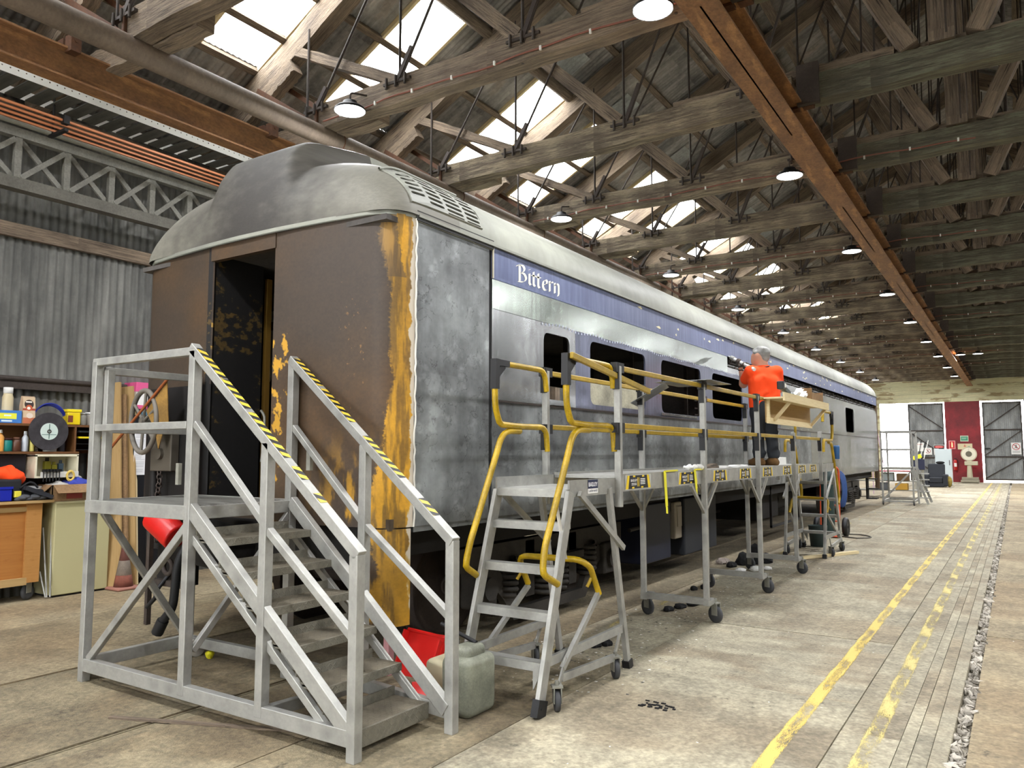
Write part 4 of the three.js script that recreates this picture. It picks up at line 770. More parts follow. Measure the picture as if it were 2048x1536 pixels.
  rail('brace', [-5.62, 0.16, N], [-4.52, 1.16, N], 0.04, 0.05); rail('brace', [-5.66, 1.19, N - 0.08], [-5.69, 0.16, -3.89], 0.035, 0.05); rail('brace', [-4.5, 0.36, N - 0.05], [-4.52, 1.18, -3.9], 0.035, 0.045);
  const w = part('wheel', rod([-5.75, 0.075, N - 0.03], [-5.75, 0.075, N - 0.075], 0.075, 20), std(0xb8b4ac, 0.7), t, 'pale scuffed wheel'); part('wheel', rod([-5.63, 0.075, -3.93], [-5.58, 0.075, -3.93], 0.075, 20), w.material, t);
  part('gate_stop', [span(-4.63, -4.6, 1.42, 1.56, N + 0.005, N + 0.03)], M.aluDull, t); part('gate_stop', span(-4.35, -4.31, 1.5, 1.66, -3.94, -3.91), M.aluDull, t);
  settle(t);
}

// ================================================================ mobile work platform: two ladders, plank walkway on wheeled frames
{
  const A = M.alu, Y = M.yellow, U = [0, 0, 1], xr = -2.56, xl = -3.15;
  const sticker = (w, h, draw) => std(0xffffff, 0.5, 0, { map: canvasTex(w, h, draw) });
  const brand = sticker(256, 160, (c) => { c.fillStyle = '#e6e6e2'; c.fillRect(0, 0, 256, 160); c.fillStyle = '#1d2548'; c.fillRect(0, 0, 256, 104); c.fillStyle = '#fff'; c.font = 'bold 68px sans-serif'; c.textAlign = 'center'; c.fillText('BAILEY', 128, 78, 236); c.fillStyle = '#1d2548'; c.font = 'bold 40px sans-serif'; c.fillText('Ladderweld', 128, 144, 230); });
  const warn = sticker(512, 192, (c) => {
    c.fillStyle = '#bdbdb6'; c.fillRect(0, 0, 512, 192); c.fillStyle = '#16181c'; c.beginPath(); c.moveTo(40, 10); c.lineTo(472, 10); c.lineTo(508, 186); c.lineTo(4, 186); c.fill();
    c.fillStyle = '#e8c818'; c.beginPath(); c.moveTo(44, 10); c.lineTo(84, 10); c.lineTo(58, 186); c.lineTo(6, 186); c.fill(); c.beginPath(); c.moveTo(428, 10); c.lineTo(468, 10); c.lineTo(506, 186); c.lineTo(454, 186); c.fill(); c.fillRect(236, 40, 36, 120); c.fillStyle = '#16181c'; c.fillRect(248, 30, 14, 150);
    c.fillStyle = '#1a1d2a'; c.fillRect(100, 40, 136, 110); c.fillRect(276, 40, 136, 110); c.fillStyle = '#f2f2ee'; c.font = 'bold 42px sans-serif'; c.fillText('BAILEY', 104, 92, 128); for (const y of [112, 130]) c.fillRect(120, y, 100, 8); for (const y of [56, 78, 100, 122]) c.fillRect(296, y, 96, 11);
    c.fillStyle = '#e8c818'; for (const x of [150, 330]) { c.fillRect(x, 12, 44, 22); c.fillRect(x - 20, 160, 44, 22); }
  });
  const label = sticker(64, 512, (c) => { c.fillStyle = '#dcdad2'; c.fillRect(0, 0, 64, 512); const b = ['#24386c', '#d8b41c', '#24386c', '#c8382c', '#c8382c']; b.forEach((k, i) => { c.fillStyle = k; c.fillRect(8, 10 + i * 34, 48, 30); }); c.fillStyle = '#70706c'; for (let y = 200; y < 470; y += 22) c.fillRect(16, y, 30, 8); c.fillStyle = '#c89a1c'; c.fillRect(12, 470, 40, 26); });
  const stickOn = (name, m, x, y, z, w, h, parent) => { const g = new THREE.PlaneGeometry(w, h); g.userData.keep = 1; const q = prep(g.rotateY(Math.PI / 2)); part(name, q.translate(x, y, z), m, parent); };
  const ladder = (text) => {
    const t = thing('platform_ladder', text, 'ladder', 'ladders at the ends of the work platform');
    for (const [x, s] of [[xr, 1], [xl, -1]]) {
      part('stile', bar([x + 0.01 * s, 0.02, -4.2], [x, 1.36, -4.64], 0.032, 0.085, { r: 0.004 }), A, t);
      part('foot', [bar([x + 0.01 * s, 0.0, -4.193], [x + 0.01 * s, 0.1, -4.226], 0.05, 0.105), rod([x - 0.03, 0.055, -4.2], [x + 0.04, 0.055, -4.2], 0.009)], M.black, t);
      part('rear_leg', bar([x, 0.02, -5.53], [x, 1.37, -5.23], 0.04, 0.05, { r: 0.004 }), A, t);
      part('foot', bar([x, 0.0, -5.534], [x, 0.06, -5.52], 0.06, 0.07), M.black, t);
      part('side_rail', bar([x, 0.305, -4.3], [x, 0.31, -5.42], 0.03, 0.06, { r: 0.003 }), A, t);
      part('castor_lever', [bar([x + 0.04 * s, 0.19, -4.44], [x + 0.04 * s, 0.15, -5.2], 0.025, 0.05), bar([x + 0.04 * s, 0.3, -5.31], [x + 0.04 * s, 0.13, -5.2], 0.012, 0.03), bar([x + 0.04 * s, 0.3, -4.5], [x + 0.04 * s, 0.16, -4.41], 0.012, 0.03)], A, t);
      castor(t, x + 0.045 * s, 0.066, -4.37, 0.066, 0.7, 0.04); castor(t, x + 0.045 * s, 0.066, -5.22, 0.066, 0.8, 0.04);
      part('brace', bar([x + 0.03 * s, 1.35, -4.72], [x + 0.03 * s, 0.91, -5.42], 0.025, 0.04), A, t);
      part('handle', [...tube([[x, 2.12, -5.33], [x, 2.285, -5.3], [x, 2.285, -4.72]], 0.022, 0.14), ...tube([[x, 2.12, -4.595], [x, 1.95, -4.6], [x, 1.835, -4.66], [x, 1.825, -4.9], [x, 1.83, -5.32], [x, 1.64, -5.34]], 0.023, 0.13), ...tube([[x, 1.79, -4.93], [x, 1.79, -4.7], [x, 1.55, -4.58], [x, 1.0, -4.29], [x + 0.01 * s, 0.86, -4.26], [x + 0.025 * s, 0.78, -4.42]], 0.023, 0.12)], Y, t, 'yellow bent handrail');
      part('corner_joint', [bar([x, 2.09, -4.595], [x, 2.31, -4.6], 0.05, 0.05), bar([x, 2.285, -4.6], [x, 2.285, -4.76], 0.045, 0.045), bar([x, 2.2, -4.62], [x, 2.27, -4.7], 0.03, 0.05)], M.black, t);
    }
    [[0.296, -4.285], [0.586, -4.385], [0.866, -4.475], [1.147, -4.57]].forEach(([y, z]) => part('step', [bar([xl, y, z - 0.03], [xr, y, z - 0.03], 0.085, 0.02), span(xl, xr, y - 0.045, y + 0.01, z - 0.0, z + 0.014), span(xl, xr, y - 0.035, y, z - 0.075, z - 0.065)], A, t));
    part('gusset', plate([[0, 0], [0.06, 0], [0.012, -0.1], [0, -0.12]], 0.006).rotateY(0).translate(xr - 0.075, 0.252, -4.28).scale(1, 1, 1), A, t);
    part('top_deck', [span(xl, xr, 1.36, 1.38, -5.4, -4.62), span(xl, xr, 1.325, 1.375, -4.645, -4.6), span(xr - 0.012, xr + 0.004, 1.325, 1.44, -5.42, -4.63), span(xl - 0.004, xl + 0.012, 1.325, 1.455, -5.42, -4.61)], A, t);
    stickOn('brand_label', brand, xr + 0.006, 1.388, -4.97, 0.155, 0.095, t);
    part('rating_label', prep(new THREE.PlaneGeometry(0.028, 0.42)).rotateZ(0).applyMatrix4(new THREE.Matrix4().makeRotationX(0.318)).translate(xr - 0.002, 1.12, -4.512), label, t);
    part('brake_bar', [...tube([[xl + 0.06, 0.66, -4.95], [xl + 0.05, 0.88, -4.82], [xr - 0.02, 0.89, -4.8], [xr + 0.035, 0.84, -4.86], [xr + 0.05, 0.64, -4.96]], 0.022, 0.09), ...tube([[xr + 0.035, 0.78, -4.9], [xr + 0.01, 0.7, -4.86]], 0.012, 0.02), ...tube([[xl + 0.055, 0.78, -4.9], [xl + 0.02, 0.7, -4.86]], 0.012, 0.02)], Y, t, 'yellow knee bar');
    part('brake_link', [bar([xr + 0.05, 0.65, -4.955], [xr + 0.035, 0.24, -4.46], 0.03, 0.035), bar([xl + 0.06, 0.65, -4.955], [xl - 0.02, 0.24, -4.46], 0.03, 0.035)], A, t);
    part('gate_bar', [bar([xr + 0.04, 2.295, -4.6], [xr + 0.02, 2.135, -5.98], 0.028, 0.045, { r: 0.006 })], Y, t, 'folded yellow gate bar');
    return settle(t);
  };
  const near = ladder('aluminium ladder with curved yellow handrails at the near end of the plank platform');
  const far = copyOf(near, 'platform_ladder', [0, 0, 0], 'aluminium ladder with yellow handrails at the far plank end, beside the orange hand truck', Math.PI, 'ladders at the ends of the work platform');
  far.position.z = -13.2;

  const t = thing('plank_walkway', 'long aluminium plank walkway with yellow guard rails on wheeled frames beside the carriage', 'work platform');
  const zs = -5.43, ze = -12.62;
  part('plank', [span(xl, xr, 1.43, 1.452, ze, zs), span(xr - 0.012, xr + 0.006, 1.33, 1.465, ze, zs), span(xl - 0.006, xl + 0.012, 1.33, 1.47, ze, zs), ...Array.from({ length: 9 }, (_, i) => span(xl, xr, 1.34, 1.43, zs - 0.6 - i * 0.75, zs - 0.64 - i * 0.75))], A, t);
  [-5.76, -6.88, -7.8, -8.68, -9.6, -10.55, -11.4, -12.1].forEach((z, i) => stickOn('warning_label', warn, xr + 0.0085, 1.398, z, i < 2 ? 0.5 : 0.46, 0.115, t));
  const P = [-5.36, -7.26, -9.13, -10.85, -12.55];
  P.forEach((z, i) => {
    for (const x of [xr, xl]) {
      const y0 = i === 0 ? 1.22 : i === 4 ? 1.2 : 0.2, y1 = i === 3 && x === xr ? 1.9 : i === 4 ? 1.95 : 2.29, X = x + (x === xr ? 0.025 : -0.025);
      part('post', bar([X, y0, z], [X, y1, z], 0.055, 0.04, { up: U, r: 0.006 }), A, t);
      const cap = part('rail_bracket', [2.3, 1.84].filter((y) => y < y1 + 0.05).flatMap((y) => [span(X - 0.026, X + 0.026, y - 0.19, y + 0.015, z + 0.022, z + 0.04), span(X - 0.024, X + 0.024, y - 0.06, y + 0.015, z - 0.07, z + 0.07)]), M.black, t);
      if (i > 0 && i < 4) {
        castor(t, X + (x === xr ? 0.03 : -0.03), 0.08, z - 0.16, 0.08, 1.15, 0.05);
        part('castor_arm', span(X - 0.03, X + 0.03, 0.18, 0.225, z - 0.2, z + 0.02), A, t);
        for (const s of [-1, 1]) part('knee_brace', bar([X, 1.05, z], [X, 1.33, z + s * 0.36], 0.025, 0.03), A, t);
      }
    }
    if (i > 0 && i < 4) part('cross_bar', bar([xl - 0.05, 0.22, z], [xr + 0.05, 0.22, z], 0.05, 0.06), A, t);
  });
  for (let i = 0; i < 4; i++) for (const [x, s] of [[xr, 0.03], [xl, -0.03]]) for (const y of [2.275, 1.835]) {
    if (i === 3 && y > 2) continue;
    part('guard_rail', bar([x + s, y, P[i] - 0.06], [x + s, y, P[i + 1] + 0.06], 0.026, 0.042, { r: 0.008 }), Y, t, 'yellow guard rail');
  }
  settle(t);
  // caution tape hanging from the plank
  const ct = std(0xe4dc28, 0.6);
  for (const [z, h, l] of [[-6.28, 0.3, 'longer yellow caution tape end hanging from the plank edge'], [-7.02, 0.18, 'shorter yellow caution tape end hanging over a warning label']]) single('caution_tape', l, 'tape', [bar([xr + 0.022, 1.47, z], [xr + 0.024, 1.47 - h, z - 0.03], 0.004, 0.05), bar([xr + 0.024, 1.47 - h, z - 0.03], [xr + 0.03, 1.41 - h, z - 0.02], 0.004, 0.035), bar([xr + 0.02, 1.472, z - 0.3], [xr + 0.022, 1.47, z], 0.012, 0.012)], ct, 'caution tape ends');
  single('cotton_rag', 'crumpled white rag lying on the plank edge above the second warning label', 'rag', Array.from({ length: 7 }, (_, i) => { const g = new THREE.IcosahedronGeometry(0.035 + rnd(0.02), 1), p = g.attributes.position; for (let k = 0; k < p.count; k++) p.setY(k, p.getY(k) * (0.5 + 0.3 * Math.sin(p.getX(k) * 90))); g.computeVertexNormals(); return prep(g).translate(xr + rnd(-0.06, 0), 1.49, -7.05 - 0.05 * i); }), M.white);
  single('scrap_wood', 'small brown wooden wedge lying on the plank beside the third warning label', 'wood', prep(plate([[0, 0], [0.5, 0], [0.42, 0.05], [0.3, 0.04]], 0.07).rotateY(Math.PI / 2)).translate(xr - 0.2, 1.465, -7.7), M.beam);
  single('paper_scrap', 'crumpled white paper strip on the plank near the work boots', 'paper', [bar([xr - 0.12, 1.475, -8.3], [xr - 0.1, 1.48, -9.0], 0.08, 0.012, { seg: 6, rough: 0.008 })], M.paper);
  single('white_box', 'flat white carton on the plank behind the work boots', 'box', span(xl + 0.1, xl + 0.3, 1.453, 1.56, -11.75, -11.3, 0.005), M.white);
  single('sheet_metal', 'thin grey metal sheet lying bent across the guard rails', 'metal sheet', [span(xr - 0.4, xr + 0.16, 2.318, 2.323, -7.75, -7.1), bar([xr - 0.4, 2.32, -7.42], [xr - 0.72, 2.12, -7.32], 0.6, 0.005)], M.plate);
  // timber tray shelf bolted outside the rail
  const b = thing('timber_tray', 'plain timber shelf tray with two brackets hung on the guard rail behind worker', 'shelf'), z0 = -9.35, z1 = -11.75;
  part('shelf_board', span(xr + 0.05, xr + 0.3, 2.27, 2.29, z1, z0), M.pine, b);
  part('front_lip', bar([xr + 0.31, 2.285, z0 + 0.1], [xr + 0.31, 2.285, z1 - 0.04], 0.02, 0.1), M.pine, b);
  part('back_board', span(xr + 0.05, xr + 0.066, 1.99, 2.28, z1, z0 - 0.05), M.ply, b);
  part('bottom_batten', span(xr + 0.066, xr + 0.09, 1.98, 2.05, z1, z0 - 0.05), M.pine, b);
  part('end_board', span(xr + 0.06, xr + 0.1, 2.0, 2.27, z0 - 0.1, z0 - 0.06), M.pine, b);
  for (const z of [z0 - 0.3, z1 + 0.06]) part('bracket', bar([xr + 0.09, 2.02, z], [xr + 0.29, 2.25, z], 0.05, 0.035), M.pine, b);
  settle(b);
  const dr = thing('cordless_drill', 'black cordless drill standing upside down on the timber tray', 'drill');
  part('battery', span(xr + 0.14, xr + 0.22, 2.4, 2.5, -9.78, -9.62, 0.012), M.black, dr);
  part('battery_label', span(xr + 0.222, xr + 0.226, 2.425, 2.475, -9.74, -9.67), M.white, dr);
  part('body', [bar([xr + 0.18, 2.42, -9.8], [xr + 0.18, 2.37, -10.05], 0.05, 0.05), rod([xr + 0.18, 2.34, -9.92], [xr + 0.18, 2.36, -10.2], 0.035, 14), span(xr + 0.15, xr + 0.21, 2.29, 2.33, -10.0, -9.8, 0.01)], std(0x3e4a46, 0.5), dr);
  settle(dr);
  single('paper_bundle', 'loose heap of white papers and wrappers on the timber tray', 'paper', Array.from({ length: 9 }, (_, i) => bar([xr + 0.12 + rnd(0.12), 2.3 + rnd(0.02), -10.25 - 0.07 * i], [xr + 0.2, 2.4 + rnd(0.08), -10.45 - 0.07 * i], 0.07, 0.004)), M.paper);
  const cb = thing('cardboard_box', 'open brown cardboard box on the far end of the timber tray', 'box');
  part('box_body', [span(xr + 0.08, xr + 0.09, 2.29, 2.48, -11.6, -10.9), span(xr + 0.27, xr + 0.28, 2.29, 2.44, -11.6, -10.9), span(xr + 0.08, xr + 0.28, 2.29, 2.48, -11.61, -11.6), span(xr + 0.08, xr + 0.28, 2.29, 2.5, -10.9, -10.89), span(xr + 0.08, xr + 0.28, 2.29, 2.295, -11.6, -10.9)], M.card, cb);
  settle(cb);
}

// ================================================================ the worker
function blob(bones, c, h, cell, k = 38, cut) {            // smooth union of tapered bones [a, b, ra, rb], meshed by marching cubes
  const res = Math.ceil(2 * h / cell), mc = new MarchingCubes(res, M.white, false, false, 240000), f = mc.field, half = res / 2;
  const B = bones.map(([a, b, ra, rb]) => { const d = [b[0] - a[0], b[1] - a[1], b[2] - a[2]]; return [a, d, d[0] * d[0] + d[1] * d[1] + d[2] * d[2] || 1e-9, ra, rb - ra]; });
  for (let z = 0, i = 0; z < res; z++) for (let y = 0; y < res; y++) for (let x = 0; x < res; x++, i++) {
    const p = [c[0] + h * (x - half) / half, c[1] + h * (y - half) / half, c[2] + h * (z - half) / half];
    let s = 0;
    for (const [a, d, L, ra, rd] of B) {
      const u = p[0] - a[0], v = p[1] - a[1], w = p[2] - a[2], t = Math.min(1, Math.max(0, (u * d[0] + v * d[1] + w * d[2]) / L)), q = Math.sqrt((u - t * d[0]) ** 2 + (v - t * d[1]) ** 2 + (w - t * d[2]) ** 2) - ra - t * rd;
      if (q < 0.25) s += Math.exp(-k * q);
    }
    let dist = s > 0 ? -Math.log(s) / k : 0.25;
    if (cut) dist = Math.max(dist, cut(p));
    f[i] = -dist;
  }
  mc.isolation = 0; mc.update();
  const n = mc.count, P = new Float32Array(n * 3);
  for (let i = 0; i < n; i++) for (let j = 0; j < 3; j++) P[3 * i + j] = c[j] + h * mc.positionArray[3 * i + j];
  let g = new THREE.BufferGeometry(); g.setAttribute('position', new THREE.BufferAttribute(P, 3));
  g = mergeVertices(g, 1e-4); g.computeVertexNormals();
  return g;
}
{
  const o = [-2.92, 1.453, -10.92], r = [0.8, 0, -0.6], f = [-0.6, 0, -0.8];
  const p = (x, y, z) => [o[0] + r[0] * x + f[0] * z, o[1] + 0.956 * y, o[2] + r[2] * x + f[2] * z];
  const hc = p(-0.02, 1.585, 0.05), fh = [-0.95, -0.05, -0.31], rh = [0.31, 0, -0.95];
  const q = (x, y, z) => [hc[0] + rh[0] * x + fh[0] * z, hc[1] + y + fh[1] * z, hc[2] + rh[2] * x + fh[2] * z];
  const sL = p(-0.19, 1.37, 0), eL = [-3.23, 2.607, -11.0], hL = [-3.265, 2.86, -10.985], sR = p(0.19, 1.37, 0), eR = p(0.26, 1.12, 0.12), hR = p(0.02, 1.32, 0.34);
  const skinBones = [
    [p(-0.08, 0.93, 0), p(-0.1, 1.22, 0), 0.09, 0.1], [p(0.08, 0.93, 0), p(0.1, 1.22, 0), 0.09, 0.1], [p(-0.16, 1.36, 0), p(0.16, 1.36, 0), 0.05, 0.05], [p(0, 1.2, 0), p(0, 1.38, 0), 0.1, 0.07],
    [p(0, 1.36, 0), q(0, -0.06, -0.03), 0.056, 0.052],
    [q(0, 0.035, -0.025), q(0, 0.02, 0.02), 0.085, 0.08], [q(0, -0.04, 0.03), q(0, -0.085, 0.06), 0.058, 0.032], [q(-0.035, -0.06, 0), q(0, -0.09, 0.055), 0.035, 0.025], [q(0.035, -0.06, 0), q(0, -0.09, 0.055), 0.035, 0.025],
    [q(0, 0.01, 0.085), q(0, -0.028, 0.112), 0.01, 0.014], [q(-0.03, 0.025, 0.075), q(0.03, 0.025, 0.075), 0.014, 0.014], [q(-0.08, 0.01, -0.005), q(-0.084, -0.035, 0.005), 0.016, 0.011], [q(0.08, 0.01, -0.005), q(0.084, -0.035, 0.005), 0.016, 0.011], [q(-0.02, -0.058, 0.088), q(0.02, -0.058, 0.088), 0.008, 0.008],
    [sL, eL, 0.052, 0.044], [eL, hL, 0.044, 0.028], [sR, eR, 0.052, 0.044], [eR, hR, 0.044, 0.028],
    [p(-0.085, 0.9, 0), p(-0.1, 0.47, 0.02), 0.085, 0.055], [p(-0.1, 0.47, 0.02), p(-0.1, 0.1, 0), 0.055, 0.04], [p(0.085, 0.9, 0), p(0.09, 0.47, 0.03), 0.085, 0.055], [p(0.09, 0.47, 0.03), p(0.1, 0.1, -0.02), 0.055, 0.04],
  ];
  const mid = p(0, 0.85, 0), t = thing('person', 'worker in orange shirt, dark trousers and tan boots reaching up to the carriage side', 'person');
  const skin = std(0xc08a70, 0.6), body = part('body', blob(skinBones, mid, 0.96, 0.0125), skin, t);
  const head = part('face', blob(skinBones.slice(4, 14), hc, 0.17, 0.0042, 90), skin, t);
  const shirt = part('shirt', blob([
    [p(-0.1, 0.86, 0), p(-0.105, 1.2, -0.01), 0.115, 0.118], [p(0.1, 0.86, 0), p(0.105, 1.2, -0.01), 0.115, 0.118], [p(0, 0.9, 0.03), p(0, 1.25, 0.03), 0.12, 0.12], [p(-0.17, 1.36, -0.01), p(0.17, 1.36, -0.01), 0.07, 0.07], [p(0, 1.25, -0.02), p(0, 1.42, 0), 0.1, 0.075],
    [sL, p(-0.19, 1.37, 0).map((v, i) => mix(v, eL[i], 0.6)), 0.078, 0.08], [sR, sR.map((v, i) => mix(v, eR[i], 0.75)), 0.078, 0.08],
    [p(-0.13, 1.0, -0.1), p(-0.02, 1.06, -0.115), 0.012, 0.012], [p(0.03, 0.95, -0.115), p(0.14, 1.02, -0.09), 0.012, 0.012], [p(-0.15, 1.2, -0.06), p(-0.05, 1.28, -0.11), 0.012, 0.01],
  ], p(0, 1.13, 0), 0.44, 0.0085, 45, (x) => Math.max(o[1] + 0.8 - x[1], x[1] - o[1] - 1.392)), M.orange, t);
  part('collar', prep(new THREE.TorusGeometry(0.072, 0.018, 8, 24)).rotateX(Math.PI / 2 + 0.25).translate(...p(0, 1.435, 0.0)), M.blackMatt, shirt);
  part('trousers', blob([
    [p(-0.08, 0.9, 0), p(-0.09, 0.76, 0), 0.122, 0.115], [p(0.08, 0.9, 0), p(0.09, 0.76, 0), 0.122, 0.115], [p(-0.09, 0.76, 0), p(-0.1, 0.47, 0.02), 0.105, 0.08], [p(-0.1, 0.47, 0.02), p(-0.1, 0.14, 0), 0.078, 0.076], [p(0.09, 0.76, 0), p(0.09, 0.47, 0.03), 0.105, 0.08], [p(0.09, 0.47, 0.03), p(0.1, 0.14, -0.02), 0.078, 0.076],
    [p(-0.16, 0.5, -0.03), p(-0.05, 0.47, -0.05), 0.014, 0.014], [p(0.04, 0.5, -0.03), p(0.15, 0.48, -0.04), 0.014, 0.014], [p(-0.16, 0.2, 0), p(-0.04, 0.18, -0.05), 0.02, 0.02], [p(0.04, 0.2, -0.02), p(0.16, 0.18, -0.03), 0.02, 0.02],
  ], p(0, 0.5, 0), 0.5, 0.0095, 60, (x) => Math.max(o[1] + 0.1 - x[1], x[1] - o[1] - 0.89)), std(0x23262b, 0.9), t);
  const boot = (x, z, turn) => { const d = [Math.cos(turn) * f[0] - Math.sin(turn) * r[0], 0, Math.cos(turn) * f[2] - Math.sin(turn) * r[2]], c = p(x, 0.05, z), at2 = (u, y) => [c[0] + d[0] * u, o[1] + y, c[2] + d[2] * u]; return blob([[at2(0, 0.16), at2(0, 0.06), 0.056, 0.052], [at2(-0.05, 0.04), at2(0.05, 0.05), 0.044, 0.05], [at2(0.05, 0.05), at2(0.17, 0.03), 0.05, 0.042]], at2(0.05, 0.1), 0.24, 0.0085, 60, (x2) => Math.max(o[1] - x2[1], x2[1] - o[1] - 0.17)); };
  const tan = std(0x8a6434, 0.9, 0, { map: re(tGrime, 3, 3) });
  for (const [x, z, a] of [[-0.1, 0, 0.6], [0.1, -0.02, 0.25]]) part('boot', boot(x, z, a), tan, t);
  // head details
  part('hair', blob([[q(0, 0.05, -0.03), q(0, 0.05, 0.03), 0.094, 0.088], [q(0, -0.01, -0.06), q(0, 0.05, -0.06), 0.075, 0.085], [q(-0.07, 0.0, -0.03), q(-0.07, 0.06, 0.02), 0.025, 0.03], [q(0.07, 0.0, -0.03), q(0.07, 0.06, 0.02), 0.025, 0.03], ...[-0.05, -0.02, 0.02, 0.05].flatMap((x) => [[q(x, 0.12, -0.02), q(x * 1.3, 0.1, -0.09), 0.025, 0.02], [q(x, 0.1, 0.06), q(x * 0.8, 0.125, 0.0), 0.02, 0.022]])], hc, 0.19, 0.0048, 110, (x) => { const u = [x[0] - hc[0], x[1] - hc[1], x[2] - hc[2]], fz = u[0] * fh[0] + u[2] * fh[2]; return Math.max(0.72 * fz - 0.69 * u[1] - 0.004, -u[1] - 0.072); }), std(0xb9b9b4, 0.8, 0, { map: re(tGrime, 4, 4) }), t);
  part('eye', [q(-0.033, 0.012, 0.083), q(0.033, 0.012, 0.083)].map((e) => prep(new THREE.SphereGeometry(0.0105, 12, 10)).translate(...e)), M.white, t);
  part('glasses', [...[-0.034, 0.034].map((x) => prep(new THREE.TorusGeometry(0.022, 0.0022, 6, 20)).rotateY(Math.atan2(fh[0], fh[2])).translate(...q(x, 0.01, 0.1))), rod(q(-0.056, 0.014, 0.1), q(-0.088, 0.015, -0.01), 0.0022), rod(q(0.056, 0.014, 0.1), q(0.088, 0.015, -0.01), 0.0022), rod(q(-0.012, 0.014, 0.104), q(0.012, 0.014, 0.104), 0.0022)], M.black, t);
  // gloved left hand round the tube, right hand further along it
  const A = [-3.52, 3.055, -11.27], B = [-2.99, 2.775, -10.72], ax = (k) => A.map((v, i) => mix(v, B[i], k)), dir = [0.68, -0.36, 0.7].map((v) => v / 1.04);
  const hand = (h, k0, toward) => {
    const c = ax(k0), bones = [[h, c.map((v, i) => v + (i === 1 ? -0.035 : 0) + toward[i] * 0.012), 0.034, 0.032]];
    const side = toward, up = [dir[1] * side[2] - dir[2] * side[1], dir[2] * side[0] - dir[0] * side[2], dir[0] * side[1] - dir[1] * side[0]];
    for (let j = 0; j < 4; j++) { const s = (j - 1.5) * 0.021, len = [0.95, 1.08, 1, 0.8][j], ring = [0.15, 0.9, 1.7, 2.5].map((a) => { const w = (a * len - 0.9), R = 0.036; return c.map((v, i) => v + dir[i] * s + R * (Math.cos(w) * side[i] + Math.sin(w) * (up[1] > 0 ? up[i] : -up[i]))); }); for (let n = 0; n < 3; n++) bones.push([ring[n], ring[n + 1], 0.0105 - n * 0.0008, 0.0098 - n * 0.0008]); }
    const th = [0.3, 1.2, 2].map((a) => c.map((v, i) => v - dir[i] * 0.05 + 0.037 * (-Math.cos(a) * side[i] * 0.9 + (i === 1 ? Math.sin(a) - 0.6 : 0)))); bones.push([c.map((v, i) => v + (i === 1 ? -0.04 : 0) - dir[i] * 0.02), th[0], 0.018, 0.012], [th[0], th[1], 0.012, 0.011], [th[1], th[2], 0.011, 0.01]);
    return blob(bones, c, 0.13, 0.0036, 160);
  };
  const glove = std(0x4a4038, 0.9);
  part('glove', hand(hL, 0.44, [-0.55, 0.1, 0.75]), glove, t, 'grey-brown work glove');
  part('glove', hand(hR, 0.7, [0.6, -0.2, -0.6]), glove, t, 'grey-brown work glove');
  part('watch', prep(new THREE.TorusGeometry(0.033, 0.008, 8, 22)).rotateX(Math.PI / 2).translate(...eL.map((v, i) => mix(v, hL[i], 0.78))), M.black, t);
  settle(t);
  const g = thing('sealant_gun', 'white tubular sealant gun pushed into the open slot by the worker', 'sealant gun');
  part('barrel', rod(ax(0.24), ax(1), 0.024, 20), M.white, g);
  part('collar', [rod(ax(0.12), ax(0.25), 0.033, 20), rod(ax(0.6), ax(0.63), 0.03, 16)], std(0x9a9a94, 0.5), g);
  part('nozzle', rod(ax(0), ax(0.13), 0.006, 12, 0.016), M.white, g);
  part('trigger', [bar(ax(0.66), ax(0.7).map((v, i) => v - (i === 1 ? 0.1 : 0)), 0.02, 0.03)], M.black, g);
  settle(g);
}

